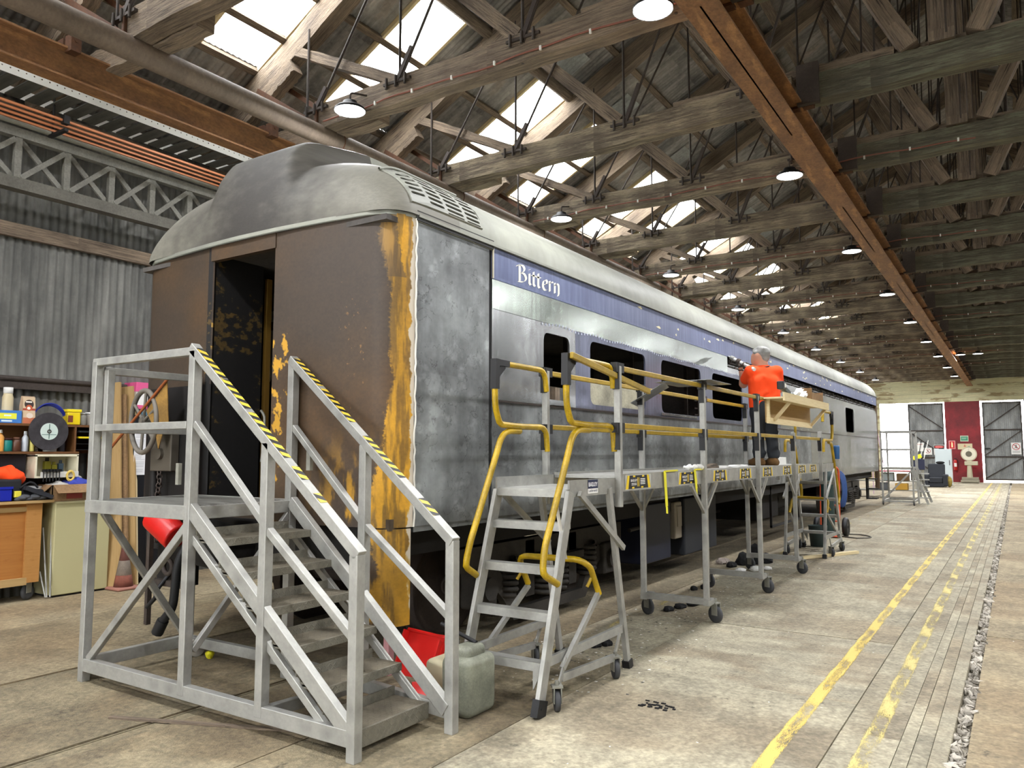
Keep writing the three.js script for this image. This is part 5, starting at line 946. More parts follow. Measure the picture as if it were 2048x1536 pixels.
// ================================================================ left wall: shelves, bench, cabinet, boards
{
  const brown = std(0x7a5634, 0.7, 0, { map: re(tPine, 1, 3) });
  const X0 = -9.57, X1 = -9.3;
  const sh = thing('wall_shelf', 'brown timber two-tier shelf on the wall above the workbench', 'shelf');
  part('top_board', span(X0, X1, 1.93, 1.955, -5.15, -3.3), brown, sh); part('middle_board', span(X0, X1, 1.615, 1.64, -4.86, -3.3), brown, sh);
  part('divider', span(X0, X1, 1.64, 1.93, -4.82, -4.8), brown, sh); part('back_board', span(X0, X0 + 0.012, 1.62, 1.95, -5.15, -3.3), brown, sh);
  part('end_board', span(X0, X1, 1.35, 1.93, -5.17, -5.15), brown, sh);
  for (const y of [1.73, 1.8, 1.87, 1.66]) part('paper_rack', span(X0, X1 - 0.02, y, y + 0.006, -5.15, -4.82), M.ironDark, sh);
  part('shelf_post', [span(X0, X0 + 0.05, 1.1, 1.62, -3.36, -3.3), span(X0, X0 + 0.05, 1.1, 1.62, -5.15, -5.1)], brown, sh);
  settle(sh);
  const wc = thing('open_cabinet', 'cream open-fronted wall cabinet under the brown shelf', 'cabinet');
  part('box_body', [span(X0, X1, 1.585, 1.61, -4.86, -4.38), span(X0, X1, 1.34, 1.36, -4.86, -4.38), span(X0, X1, 1.36, 1.6, -4.4, -4.38), span(X0, X1, 1.2, 1.6, -4.86, -4.84), span(X0, X0 + 0.01, 1.34, 1.6, -4.86, -4.38)], std(0xd8d2b8, 0.6), wc);
  part('front_lip', span(X1, X1 + 0.012, 1.345, 1.41, -4.86, -4.44), M.white, wc);
  settle(wc);
  single('dark_board', 'dark grey back board behind the bench under the shelf', 'board', span(X0 + 0.07, X0 + 0.09, 1.1, 1.6, -4.36, -3.3), std(0x2c2f36, 0.8));
  // on the shelves
  const jar = (x, y, z, r, h, c, lid, name, label, cat = 'jar') => {
    const t = thing(name, label, cat);
    part('jar_body', lathe([[0, 0], [r, 0.004], [r, h * 0.72], [r * 0.82, h * 0.8], [r * 0.82, h * 0.84], [0, h * 0.84]], x, y, z), std(c, 0.4), t);
    part('lid', lathe([[0, h * 0.83], [r * 0.86, h * 0.83], [r * 0.86, h], [0, h]], x, y, z), std(lid, 0.5), t);
    return settle(t);
  };
  const T1 = 1.956, T2 = 1.641;
  jar(-9.42, T1, -4.11, 0.055, 0.4, 0xcdbf9a, 0xdcdcd8, 'food_jar', 'tall pale food jar with white lid at left end of the top shelf');
  jar(-9.4, T1, -4.93, 0.045, 0.15, 0x8a8a82, 0x9a9a92, 'glass_jar', 'small clear glass jar with grey lid, left of two on the top shelf');
  jar(-9.42, T1, -5.02, 0.05, 0.16, 0x98938a, 0xdedede, 'glass_jar', 'glass jar with white lid at right end of the top shelf');
  const pr = (w, h, d) => std(0xffffff, 0.55, 0, { map: canvasTex(w, h, d) });
  const printed = (name, label, cat, x, y, z, w, h, dp, front, side) => { const t = thing(name, label, cat); part('carton', span(x - dp, x, y, y + h, z - w / 2, z + w / 2, 0.004), side, t); const g = new THREE.PlaneGeometry(w * 0.98, h * 0.98); g.userData.keep = 1; part('printed_face', prep(g.rotateY(Math.PI / 2)).translate(x + 0.001, y + h / 2, z), front, t); return settle(t); };
  printed('cleaning_carton', 'blue and yellow printed carton lying on the top shelf beside the food jar', 'carton', -9.32, T1, -4.1, 0.24, 0.14, 0.16, pr(128, 64, (c) => { c.fillStyle = '#3d78c0'; c.fillRect(0, 0, 128, 64); c.fillStyle = '#e0e040'; c.fillRect(0, 14, 100, 30); c.fillStyle = '#d8e8e8'; c.fillRect(16, 50, 60, 8); c.fillRect(30, 22, 40, 8); }), std(0x3d78c0, 0.5));
  const pouch = thing('coffee_pouch', 'brown and cream foil coffee pouch standing on the top shelf', 'pouch');
  part('pouch_body', (() => { const g = new THREE.BoxGeometry(0.1, 0.31, 0.14, 2, 8, 4), p = g.attributes.position; for (let i = 0; i < p.count; i++) { const k = 1 - 0.75 * step(-0.1, 0.155, p.getY(i)); p.setX(i, p.getX(i) * k); p.setZ(i, p.getZ(i) * (1 + 0.06 * Math.sin(p.getY(i) * 30))); } g.computeVertexNormals(); return prep(g).translate(-9.38, T1 + 0.155, -4.3); })(), std(0xc0a488, 0.45), pouch);
  { const g = new THREE.PlaneGeometry(0.13, 0.3); g.userData.keep = 1; part('printed_face', prep(g.rotateY(Math.PI / 2).rotateZ(0.1)).translate(-9.335, T1 + 0.15, -4.3), pr(128, 256, (c) => { c.fillStyle = '#c8b090'; c.fillRect(0, 0, 128, 256); c.fillStyle = '#30201c'; c.beginPath(); c.ellipse(64, 70, 48, 44, 0, 0, 7); c.fill(); c.fillStyle = '#a03a28'; c.fillRect(0, 110, 128, 20); c.fillStyle = '#e8e0d4'; c.fillRect(30, 40, 64, 14); c.fillStyle = '#b8532c'; c.beginPath(); c.ellipse(64, 105, 34, 30, 0, 0, 7); c.fill(); c.fillStyle = '#f0e4d8'; c.beginPath(); c.ellipse(60, 108, 18, 14, 0, 0, 7); c.fill(); c.fillStyle = '#b86a48'; c.fillRect(0, 200, 128, 56); c.fillStyle = '#d8c8b8'; c.beginPath(); c.ellipse(70, 180, 34, 26, 0, 0, 7); c.fill(); }), pouch); }
  settle(pouch);
  single('blue_cable', 'loop of blue cable leaning behind the grinding disc on the top shelf', 'cable', [0, 1, 2].map((i) => curve(Array.from({ length: 9 }, (_, k) => { const a = 0.1 + k / 8 * 2.9; return [-9.44 + i * 0.02, T1 + 0.02 + (0.2 + 0.012 * i) * Math.sin(a), -4.56 - 0.19 * Math.cos(a)]; }), 0.007)), std(0x1c2f9c, 0.5));
  const gd = thing('grinding_disc', 'large dark grinding disc with pale centre leaning against the shelf front', 'grinding disc');
  part('disc', rod([-9.3, 1.87, -4.5], [-9.278, 1.87, -4.5], 0.215, 48), std(0x4a464a, 0.9, 0, { map: re(tGrime, 4, 4) }), gd);
  part('disc_label', rod([-9.279, 1.87, -4.5], [-9.274, 1.87, -4.5], 0.096, 36), std(0xc4d4cc, 0.6), gd);
  part('arbor_ring', prep(new THREE.TorusGeometry(0.018, 0.006, 8, 20)).rotateY(Math.PI / 2).translate(-9.272, 1.87, -4.5), M.iron, gd);
  part('hub_print', [span(-9.2745, -9.2725, 1.785, 1.955, -4.504, -4.496), span(-9.2745, -9.2725, 1.83, 1.836, -4.58, -4.42)], std(0x4a6a60, 0.7), gd);
  settle(gd);
  const tub = thing('yellow_tub', 'yellow plastic tub with lid and red-brown label on the top shelf', 'tub');
  part('tub_body', span(-9.46, -9.34, T1, T1 + 0.15, -4.88, -4.73, 0.012), std(0xe8cc1c, 0.4), tub); part('tub_lid', span(-9.468, -9.332, T1 + 0.15, T1 + 0.185, -4.89, -4.72, 0.008), std(0xf0d820, 0.4), tub); part('tub_label', span(-9.34, -9.337, T1 + 0.03, T1 + 0.11, -4.79, -4.735), std(0x7a3a24, 0.6), tub);
  settle(tub);
  const bottle = (name, label, z, r, h, c, neck, cap, cat = 'bottle') => { const t = thing(name, label, cat); part('bottle_body', lathe([[0, 0], [r, 0.003], [r, h * 0.66], [r * neck, h * 0.8], [r * neck, h * 0.86], [0, h * 0.86]], -9.41, T2, z), std(c, 0.4), t); part('cap', lathe([[0, h * 0.85], [r * neck * 1.1, h * 0.85], [r * neck * 0.9, h], [0, h]], -9.41, T2, z), std(cap, 0.5), t); return settle(t); };
  bottle('sauce_bottle', 'white bottle with orange label at the left end of the middle shelf', -4.05, 0.04, 0.24, 0xe0a050, 0.5, 0xf0f0e8);
  bottle('green_tin', 'green tin with dark lid on the middle shelf, left of the brown bottle', -4.13, 0.045, 0.15, 0x1c8078, 0.95, 0x3a1818, 'tin');
  bottle('brown_bottle', 'squat brown bottle between green tin and spray can', -4.22, 0.05, 0.16, 0x5c3a2a, 0.7, 0x6a4634);
  bottle('spray_can', 'white and blue spray can on the middle shelf', -4.31, 0.034, 0.23, 0xcfd6de, 0.5, 0xe8ecf0, 'spray can');
  bottle('yellow_canister', 'slim pale yellow canister right of the spray can', -4.385, 0.026, 0.2, 0xe4d878, 0.95, 0xe4d878, 'canister');
  single('timber_offcut', 'upright brown timber offcut right of the yellow canister', 'wood', span(-9.44, -9.38, T2, T2 + 0.18, -4.44, -4.415), M.beam);
  const can = thing('paint_pot', 'white paint pot on the middle shelf under the grinding disc', 'paint pot'); part('pot', lathe([[0, 0], [0.07, 0], [0.07, 0.13], [0.066, 0.134], [0, 0.134]], -9.41, T2, -4.58), M.white, can); part('rim', prep(new THREE.TorusGeometry(0.069, 0.006, 8, 28)).rotateX(Math.PI / 2).translate(-9.41, T2 + 0.132, -4.58), M.alu, can); settle(can);
  bottle('dark_bottle', 'dark bottle with black cap right of the paint pot', -4.71, 0.035, 0.18, 0x34343a, 0.5, 0x101012);
  for (const [y, z, c, l] of [[1.79, -4.98, 0xe8d020, 'bright yellow folder lying in the paper rack'], [1.86, -4.98, 0x1c1e22, 'black folder on the top tier of the paper rack']]) single('folder', l, 'folder', span(X0 + 0.02, X1 + 0.01, y + 0.008, y + 0.028, z - 0.15, z + 0.13), std(c, 0.5), 'folders in the paper rack');
  const T3 = 1.361;
  const oil = (name, label, z, r, h, c, cap) => { const t = thing(name, label, 'bottle'); part('bottle_body', span(-9.5, -9.5 + r * 2, T3, T3 + h * 0.8, z - r, z + r, 0.012), std(c, 0.5), t); part('cap', rod([-9.5 + r, T3 + h * 0.8, z], [-9.5 + r, T3 + h, z], r * 0.6, 14), std(cap, 0.5), t); return settle(t); };
  oil('oil_bottle', 'olive yellow oil bottle with black cap in the cream cabinet', -4.585, 0.035, 0.21, 0x8a8424, 0x16161a); oil('oil_bottle', 'olive yellow oil bottle without dark cap beside the blue one', -4.665, 0.03, 0.16, 0x9a9430, 0x8a8424); oil('blue_bottle', 'dull blue bottle at the right in the cream cabinet', -4.74, 0.028, 0.18, 0x44586c, 0x3a4a5c);
  single('hook_rack', 'row of small black clamps hanging on the cream cabinet lip', 'clamps', Array.from({ length: 6 }, (_, i) => [rod([-9.27, 1.42, -4.46 - i * 0.035], [-9.27, 1.3, -4.46 - i * 0.035], 0.006), span(-9.29, -9.25, 1.41, 1.44, -4.475 - i * 0.035, -4.45 - i * 0.035)]), M.black);
  single('tape_ring', 'yellow masking tape loop hanging at the cabinet corner', 'tape', prep(new THREE.TorusGeometry(0.04, 0.012, 8, 24)).scale(1, 1.3, 1).rotateY(Math.PI / 2).translate(-9.27, 1.36, -4.76), std(0xd0b45a, 0.7));
  // workbench crate on castors
  const wb = thing('rolling_bench', 'old timber workbench cupboard on castors at the left edge', 'workbench');
  part('bench_top', span(-9.57, -9.14, 1.07, 1.1, -4.53, -2.9), M.ply, wb);
  part('front_panel', span(-9.24, -9.22, 0.22, 1.07, -4.3, -2.95), std(0xc08a50, 0.7, 0, { map: tPine }), wb);
  part('corner_post', span(-9.24, -9.19, 0.2, 1.07, -4.43, -4.27), std(0xc89c68, 0.8, 0, { map: tPine }), wb); part('side_panel', span(-9.57, -9.22, 0.2, 1.07, -4.44, -4.42), M.ply, wb);
  part('bottom_rail', span(-9.24, -9.185, 0.18, 0.26, -4.3, -2.95), M.ply, wb); part('top_rail', span(-9.24, -9.2, 0.98, 1.03, -4.3, -2.95), M.ply, wb);
  const cs = castor(wb, -9.28, 0.09, -4.36, 0.085, 0.4, 0.02), cs2 = castor(wb, -9.3, 0.085, -4.02, 0.08, 0.2, 0.02); castor(wb, -9.5, 0.085, -3.1, 0.08, 0.2, 0.02); castor(wb, -9.26, 0.085, -3.1, 0.08, 0.2, 0.02);
  settle(wb);
  single('blue_crate', 'dark blue plastic crate at the left edge on the bench', 'crate', [span(-9.36, -9.16, 1.1, 1.11, -4.1, -3.7), span(-9.17, -9.16, 1.1, 1.25, -4.1, -3.7), span(-9.36, -9.35, 1.1, 1.25, -4.1, -3.7), span(-9.36, -9.16, 1.1, 1.25, -4.1, -4.09), span(-9.36, -9.16, 1.1, 1.25, -3.71, -3.7), span(-9.155, -9.15, 1.235, 1.26, -4.1, -3.7)], std(0x16249a, 0.45));
  const cloth = (g, a, s) => { const p = g.attributes.position; for (let i = 0; i < p.count; i++) { const x = p.getX(i), z = p.getZ(i); p.setY(i, p.getY(i) + a * (Math.sin(x * s + 1) * Math.cos(z * s * 0.8) + 0.5 * Math.sin(z * s * 2.1 + x * s))); } g.computeVertexNormals(); return prep(g); };
  single('orange_jacket', 'crumpled bright orange work jacket heaped on the bench', 'jacket', cloth(new THREE.SphereGeometry(0.16, 32, 16).scale(0.8, 0.55, 1.15), 0.02, 30).rotateX(-0.25).translate(-9.36, 1.38, -4.13), M.orange);
  single('black_bag', 'black tool bag under the orange jacket on the bench', 'bag', [span(-9.48, -9.22, 1.1, 1.34, -4.22, -3.95, 0.03), span(-9.46, -9.2, 1.1, 1.22, -4.45, -4.2, 0.03), ...tube([[-9.22, 1.24, -4.38], [-9.2, 1.32, -4.3], [-9.22, 1.24, -4.2]], 0.012)], std(0x17181c, 0.85));
  single('tool_case', 'black open tool case leaning on the bench right of the blue crate', 'tool case', [bar([-9.2, 1.24, -4.22], [-9.18, 1.13, -4.5], 0.16, 0.04), bar([-9.21, 1.27, -4.22], [-9.19, 1.16, -4.5], 0.005, 0.015), span(-9.3, -9.16, 1.1, 1.15, -4.52, -4.2, 0.01)], std(0x22242a, 0.6));
  single('work_gloves', 'pair of grey and black work gloves on the bench front edge', 'gloves', Array.from({ length: 8 }, (_, i) => prep(new THREE.SphereGeometry(0.028 + 0.008 * (i % 3), 10, 8).scale(1, 0.7, 1.4)).translate(-9.17 + 0.01 * (i % 2), 1.12 + 0.012 * (i % 3), -4.16 - 0.035 * i)), std(0x4a4c50, 0.9));
  single('yellow_packet', 'small yellow and red packet between blue crate and tool case', 'packet', span(-9.2, -9.16, 1.14, 1.21, -4.19, -4.12, 0.008), std(0xd8cc40, 0.5));
  single('clear_tub', 'translucent plastic tub on the bench behind the tool case', 'tub', lathe([[0, 0], [0.07, 0], [0.085, 0.15], [0.078, 0.15], [0.065, 0.01], [0, 0.01]], -9.4, 1.1, -4.42), std(0xb8bcbc, 0.4));
  const bx = thing('cardboard_box', 'open cardboard box with flaps out on top of the beige cabinet', 'box');
  part('box_body', [span(-9.5, -9.18, 1.075, 1.08, -4.98, -4.52), span(-9.19, -9.18, 1.08, 1.26, -4.98, -4.52), span(-9.5, -9.49, 1.08, 1.26, -4.98, -4.52), span(-9.5, -9.18, 1.08, 1.26, -4.53, -4.52), span(-9.5, -9.18, 1.08, 1.26, -4.98, -4.97)], M.card, bx);
  part('flap', bar([-9.18, 1.262, -4.74], [-9.06, 1.17, -4.74], 0.42, 0.005), M.card, bx); part('flap', bar([-9.34, 1.262, -4.52], [-9.34, 1.19, -4.44], 0.3, 0.005), M.card, bx); part('flap', bar([-9.34, 1.262, -4.98], [-9.34, 1.31, -5.1], 0.3, 0.005), M.card, bx);
  part('box_print', span(-9.18, -9.178, 1.1, 1.16, -4.86, -4.68), std(0x8a3830, 0.8), bx);
  settle(bx);
  single('blue_cloth', 'blue cloth spilling from the open cardboard box', 'cloth', cloth(new THREE.SphereGeometry(0.14, 24, 14).scale(0.9, 0.5, 1.1), 0.02, 34).translate(-9.34, 1.26, -4.86), std(0x3844a0, 0.9));
  single('white_cloth', 'white cloth lying in the box left of the blue cloth', 'cloth', cloth(new THREE.SphereGeometry(0.11, 24, 14).scale(0.9, 0.4, 1.4), 0.016, 34).translate(-9.33, 1.24, -4.66), std(0xb4b2ac, 0.9));
  single('wire_coil', 'pale coil of wire standing above the blue cloth', 'wire coil', [0, 1, 2].map((i) => prep(new THREE.TorusGeometry(0.07 - i * 0.006, 0.005, 6, 28)).rotateX(1.2).translate(-9.42, 1.34 + i * 0.008, -4.9)), std(0xc8c8c4, 0.5));
  const fc = thing('beige_cabinet', 'tall plain beige metal cabinet standing right of the rolling bench', 'cabinet');
  part('cabinet_body', span(-9.58, -9.17, 0.02, 1.07, -5.2, -4.56, 0.012), std(0xb0aa80, 0.55), fc); part('plinth', span(-9.56, -9.19, 0, 0.03, -5.18, -4.58), M.ironDark, fc); part('top_lip', span(-9.585, -9.16, 1.045, 1.072, -5.2, -4.555, 0.006), std(0xb8b28a, 0.5), fc);
  settle(fc);
  single('steel_rods', 'two thin steel rods leaning between rolling bench and beige cabinet', 'rods', [rod([-9.14, 0.02, -4.5], [-9.3, 0.78, -4.5], 0.009), rod([-9.13, 0.02, -4.53], [-9.26, 0.78, -4.57], 0.009), rod([-9.15, 0.02, -4.49], [-9.24, 0.3, -4.46], 0.008)], M.alu);
  // boards leaning on the wall
  const bg = 'boards leaning on the wall behind the stair';
  [[-5.26, 0.2, 0.03, 2.5, M.ply, 'pale edge-on plywood board, leftmost of the leaning boards'], [-5.33, 0.22, 0.035, 2.35, M.card, 'brown cardboard sheet leaning between plywood boards'], [-5.42, 0.25, 0.03, 2.46, M.ply, 'tan plywood board with ragged edge in the leaning stack'], [-5.47, 0.18, 0.04, 2.44, M.pine, 'pale narrow board, rightmost of the leaning stack']].forEach(([z, w, t, h, m, l]) => single('leaning_board', l, 'board', bar([-9.14, 0.02, z], [-9.46, h, z - 0.06], w, t, { up: [0.6, 0.05, 1] }), m, bg));
  const ab = thing('archive_box', 'white and pink archive carton on top of the black cupboard behind boards', 'box');
  part('carton', span(-9.56, -9.3, 2.18, 2.5, -5.86, -5.54, 0.004), M.paper, ab); part('lid', [span(-9.565, -9.292, 2.4, 2.52, -5.87, -5.53, 0.004)], std(0xd8588c, 0.6), ab); part('carton_side', span(-9.562, -9.3, 2.2, 2.41, -5.538, -5.534), std(0xb0a494, 0.8), ab); part('hand_hole', span(-9.3, -9.288, 2.36, 2.39, -5.75, -5.65), M.black, ab); part('base_band', span(-9.3, -9.297, 2.18, 2.23, -5.86, -5.54), std(0xd8588c, 0.6), ab);
  settle(ab);
  const bk = thing('black_cupboard', 'black metal cupboard behind the leaning boards with a paper sheet taped on', 'cupboard');
  part('cupboard_body', span(-9.58, -9.24, 0.08, 2.1, -6.1, -5.5, 0.01), std(0x0e1016, 0.5), bk); part('cupboard_leg', [span(-9.3, -9.25, 0, 0.08, -6.08, -6.03), span(-9.3, -9.25, 0, 0.08, -5.57, -5.52)], M.black, bk); part('edge_strip', span(-9.24, -9.235, 0.1, 2.1, -5.74, -5.72), std(0x5a4c40, 0.6), bk);
  settle(bk);
  single('blue_bottles', 'row of small blue bottles under the archive carton', 'bottles', [0, 1, 2].map((i) => lathe([[0, 0], [0.03, 0], [0.03, 0.06], [0.012, 0.075], [0, 0.08]], -9.3, 2.1, -5.62 - i * 0.08)), std(0x5a8aa0, 0.4));
  { const g = new THREE.PlaneGeometry(0.17, 0.56); g.userData.keep = 1; single('paper_sheet', 'long white printed paper sheet hanging on the black cupboard', 'paper', prep(g.rotateY(Math.PI / 2)).translate(-9.232, 1.63, -5.585), std(0xffffff, 0.9, 0, { map: canvasTex(128, 512, (c) => { c.fillStyle = '#dfe0e2'; c.fillRect(0, 0, 128, 512); c.fillStyle = '#8a8c94'; for (let y = 40; y < 480; y += 14) if (Math.floor(y / 14) % 6) c.fillRect(14, y, 60 + (y * 37) % 40, 3); }) })); }
  const fl = thing('warning_flag', 'grubby orange-yellow triangular flag on a stick hung by the hand wheel', 'flag');
  part('stick', rod([-6.9, 1.585, -3.82], [-5.95, 2.255, -3.82], 0.012), std(0x8a4a20, 0.7), fl);
  part('flag_cloth', (() => { const s = new THREE.Shape([[-6.28, 1.99], [-5.99, 2.225], [-5.945, 1.84], [-6.03, 1.78], [-6.08, 1.66], [-6.14, 1.82]].map((p) => new THREE.Vector2(...p))), g = new THREE.ExtrudeGeometry(s, { depth: 0.006, bevelEnabled: false, curveSegments: 4 }); return prep(g).translate(0, 0, -3.84); })(), std(0xb48a40, 0.9, 0, { map: re(tGrime, 2, 2) }), fl);
  settle(fl);
  const cone = thing('traffic_cone', 'faded red and white traffic cone beside the beige cabinet', 'traffic cone');
  part('cone_base', span(-9.2, -8.9, 0, 0.035, -5.48, -5.18, 0.02), std(0x9a6a5c, 0.8), cone);
  const cm = (y) => mix(0.115, 0.03, y / 0.52); for (const [a, b, c] of [[0.035, 0.17, 0x9c5a48], [0.17, 0.34, 0xb0a090], [0.34, 0.53, 0x8a5246]]) part('cone_band', lathe([[0, a], [cm(a), a], [cm(b), b], [0, b]], -9.05, 0, -5.33), std(c, 0.85, 0, { map: re(tGrime, 2, 2) }), cone);
  settle(cone);
  const bu = thing('bucket', 'dark grey bucket behind the traffic cone', 'bucket'); part('bucket_body', lathe([[0, 0], [0.09, 0], [0.115, 0.28], [0.108, 0.28], [0.085, 0.01], [0, 0.01]], -9.3, 0, -5.38), std(0x54564e, 0.6), bu); part('rim', prep(new THREE.TorusGeometry(0.115, 0.008, 6, 24)).rotateX(Math.PI / 2).translate(-9.3, 0.28, -5.38), M.aluDull, bu); settle(bu);
}

// ================================================================ far end of the shed and loose things on the floor
{
  const A = M.alu;
  // far access stair beside the carriage's far end
  const fs = thing('scaffold_stair', 'small aluminium platform stair standing by the far end of the carriage', 'stairs');
  const z0 = -26.75, z1 = -28.1, xa = -3.58, xb = -2.72;
  for (const [x, z, h] of [[xa, z0, 2.28], [xb, z0, 2.28], [xa, z1, 2.28], [xb, z1, 2.28], [xb + 0.13, z0 - 0.1, 2.1]]) part('post', bar([x, 0.06, z], [x + (h < 2.2 ? -0.06 : 0), h, z], 0.05, 0.05, { up: [0, 0, 1] }), A, fs);
  for (const y of [0.12, 1.13, 1.72, 2.28]) { part('rail', bar([xa, y, z0], [xb, y, z0], 0.05, 0.06), A, fs); part('rail', bar([xa, y, z1], [xb, y, z1], 0.05, 0.06), A, fs); part('rail', bar([xa, y, z0], [xa, y, z1], 0.05, 0.06), A, fs); }
  part('rail', bar([xb, 0.12, z0], [xb, 0.12, z1], 0.05, 0.06), A, fs); part('deck', span(xa, xb, 1.13, 1.17, z1, z0), M.aluDull, fs);
  part('brace', bar([xa, 0.15, z0], [xb, 1.1, z0], 0.04, 0.05), A, fs);
  for (let i = 0; i < 5; i++) part('tread', span(xb - 0.02 + i * 0.02, xb + 0.34, 0.18 + i * 0.19, 0.21 + i * 0.19, z1 + 0.1, z1 + 0.35), A, fs);
  for (const z of [z0 - 0.1, z1 + 0.1]) part('stringer', bar([xb + 0.38, 0.05, z], [xb, 1.15, z], 0.04, 0.07), A, fs);
  for (const [x, z] of [[xa, z0], [xb, z0], [xa, z1], [xb, z1]]) castor(fs, x, 0.055, z, 0.055, 0, 0.02);
  settle(fs);
  const ld = thing('step_ladder', 'pale step ladder standing in the bright doorway behind the far stair', 'ladder');
  for (const s of [-0.2, 0.2]) part('stile', bar([-4.55 + s * 1.4, 0, -33.6], [-4.75 + s * 0.5, 2.45, -33.9], 0.03, 0.06), std(0xb49aa8, 0.6), ld);
  for (let i = 1; i < 8; i++) part('rung', bar([-4.84 - 0.0, 0.3 * i, -33.6 - 0.037 * i], [-4.4 - 0.04 * i, 0.3 * i, -33.6 - 0.037 * i], 0.05, 0.03), std(0xb49aa8, 0.6), ld);
  settle(ld);
  const bt = thing('steel_bench', 'grey steel workbench with open shelves behind the far stair', 'workbench');
  part('bench_top', span(-5.3, -2.95, 0.93, 0.97, -31.9, -31), M.galv, bt); part('red_edge', span(-5.3, -2.95, 0.95, 0.99, -31, -30.98), std(0xd06a78, 0.6), bt);
  for (const y of [0.25, 0.58]) part('shelf_board', span(-5.2, -3.0, y, y + 0.03, -31.8, -31.05), M.aluDull, bt);
  for (const [x, z] of [[-5.2, -31.05], [-3.0, -31.05], [-5.2, -31.8], [-3.0, -31.8]]) part('leg', span(x - 0.03, x + 0.03, 0, 0.93, z - 0.03, z + 0.03), M.aluDull, bt);
  settle(bt);
  [[-4.0, 0.61, 0.3, 0x9aa4a4, 'grey tub on the upper shelf of the far steel bench'], [-3.5, 0.61, 0.26, 0x6a5030, 'brown box on the upper shelf of the far steel bench'], [-3.55, 0.28, 0.24, 0xc89a38, 'yellow box on the lower shelf of the far steel bench'], [-4.2, 0.28, 0.26, 0x5a5e62, 'dark box on the lower shelf of the far steel bench']].forEach(([x, y, h, c, l]) => single('storage_box', l, 'box', span(x - 0.2, x + 0.2, y, y + h, -31.5, -31.1, 0.02), std(c, 0.6), 'boxes on the far steel bench'));
  const rk = thing('tool_rack', 'dark blue bin holding upright brooms and rods near the grey door', 'tool bin');
  part('bin', [span(-3.75, -3.3, 0.9, 1.35, -37.2, -36.9, 0.02)], std(0x151a34, 0.6), rk); part('stand', span(-3.7, -3.35, 0, 0.92, -37.2, -36.95, 0.01), M.aluDull, rk);
  for (let i = 0; i < 6; i++) part('handle', rod([-3.7 + i * 0.07, 1.25, -37.05], [-3.55 + i * 0.085, 2.05 + 0.05 * (i % 3), -37.05], 0.014), i % 2 ? M.white : M.black, rk);
  part('yellow_tray', bar([-3.72, 1.38, -36.88], [-3.4, 1.5, -36.88], 0.02, 0.16), std(0xd8d428, 0.5), rk);
  settle(rk);
  const ac = thing('armchair', 'dark grey upholstered armchair facing the camera near the red wall', 'armchair'), gz = -41.4, fab = std(0x22252a, 0.85);
  part('seat', span(-3.55, -2.98, 0.2, 0.46, gz - 0.75, gz, 0.05), fab, ac); part('backrest', bar([-3.265, 0.4, gz - 0.62], [-3.265, 1.09, gz - 0.8], 0.72, 0.2, { r: 0.07 }), fab, ac); for (const x of [-3.66, -2.87]) part('armrest', span(x - 0.1, x + 0.1, 0.04, 0.6, gz - 0.8, gz + 0.02, 0.06), fab, ac); part('base', span(-3.6, -2.93, 0.02, 0.2, gz - 0.78, gz - 0.02, 0.03), fab, ac);
  settle(ac);
  single('yellow_sack', 'yellow and white sack slumped right of the armchair', 'sack', prep(new THREE.SphereGeometry(0.2, 18, 12).scale(0.6, 1.3, 0.8)).translate(-2.72, 0.26, gz - 0.3), std(0xb8a048, 0.9, 0, { map: re(tGrime, 3, 3) }));
  single('black_bundle', 'black bundle lying on top of the armchair back', 'cloth', prep(new THREE.SphereGeometry(0.16, 18, 10).scale(1.2, 0.4, 0.8)).translate(-3.1, 1.15, gz - 0.8), M.blackMatt);
  const lk = thing('white_locker', 'tall white metal locker behind the armchair', 'locker');
  part('locker_body', span(-3.45, -2.74, 0.02, 1.8, -44.6, -44.02, 0.01), std(0xc8d2d4, 0.5), lk); part('door', span(-3.43, -2.78, 0.05, 1.77, -44.02, -44.0), std(0xc4d0d2, 0.5), lk); part('handle', span(-2.84, -2.81, 1.0, 1.25, -44, -43.97), M.iron, lk);
  settle(lk);
  const sc = thing('platform_scale', 'old cream dial platform scale standing before the red wall', 'weighing scale'), cr = std(0xb2ab90, 0.6), sx = -2.18, sz = -48.4;
  part('platform', [span(sx - 0.42, sx + 0.42, 0.03, 0.16, sz - 0.6, sz + 0.4, 0.02), span(sx - 0.38, sx + 0.4, 0.16, 0.3, sz - 0.3, sz + 0.1, 0.02)], std(0x8a8470, 0.7), sc); part('column', rod([sx, 0.28, sz], [sx, 0.98, sz], 0.14, 20, 0.1), cr, sc); part('beam_box', span(sx - 0.22, sx + 0.4, 0.94, 1.16, sz - 0.1, sz + 0.12, 0.03), cr, sc);
  const dial = part('dial_case', rod([sx, 1.55, sz - 0.1], [sx, 1.55, sz + 0.06], 0.38, 40), cr, sc); part('dial_face', rod([sx, 1.55, sz + 0.06], [sx, 1.55, sz + 0.066], 0.33, 40), std(0xd4cfba, 0.5), dial); part('dial_hub', [rod([sx, 1.55, sz + 0.066], [sx, 1.55, sz + 0.08], 0.15, 28), bar([sx, 1.55, sz + 0.084], [sx, 1.85, sz + 0.084], 0.008, 0.01, { up: [0, 0, 1] })], std(0x5c5848, 0.5), dial); part('neck', span(sx - 0.1, sx + 0.1, 1.1, 1.3, sz - 0.1, sz + 0.05, 0.03), cr, sc);
  settle(sc);
  const fe = thing('fire_extinguisher', 'red fire extinguisher hanging on the red wall beside the locker', 'fire extinguisher');
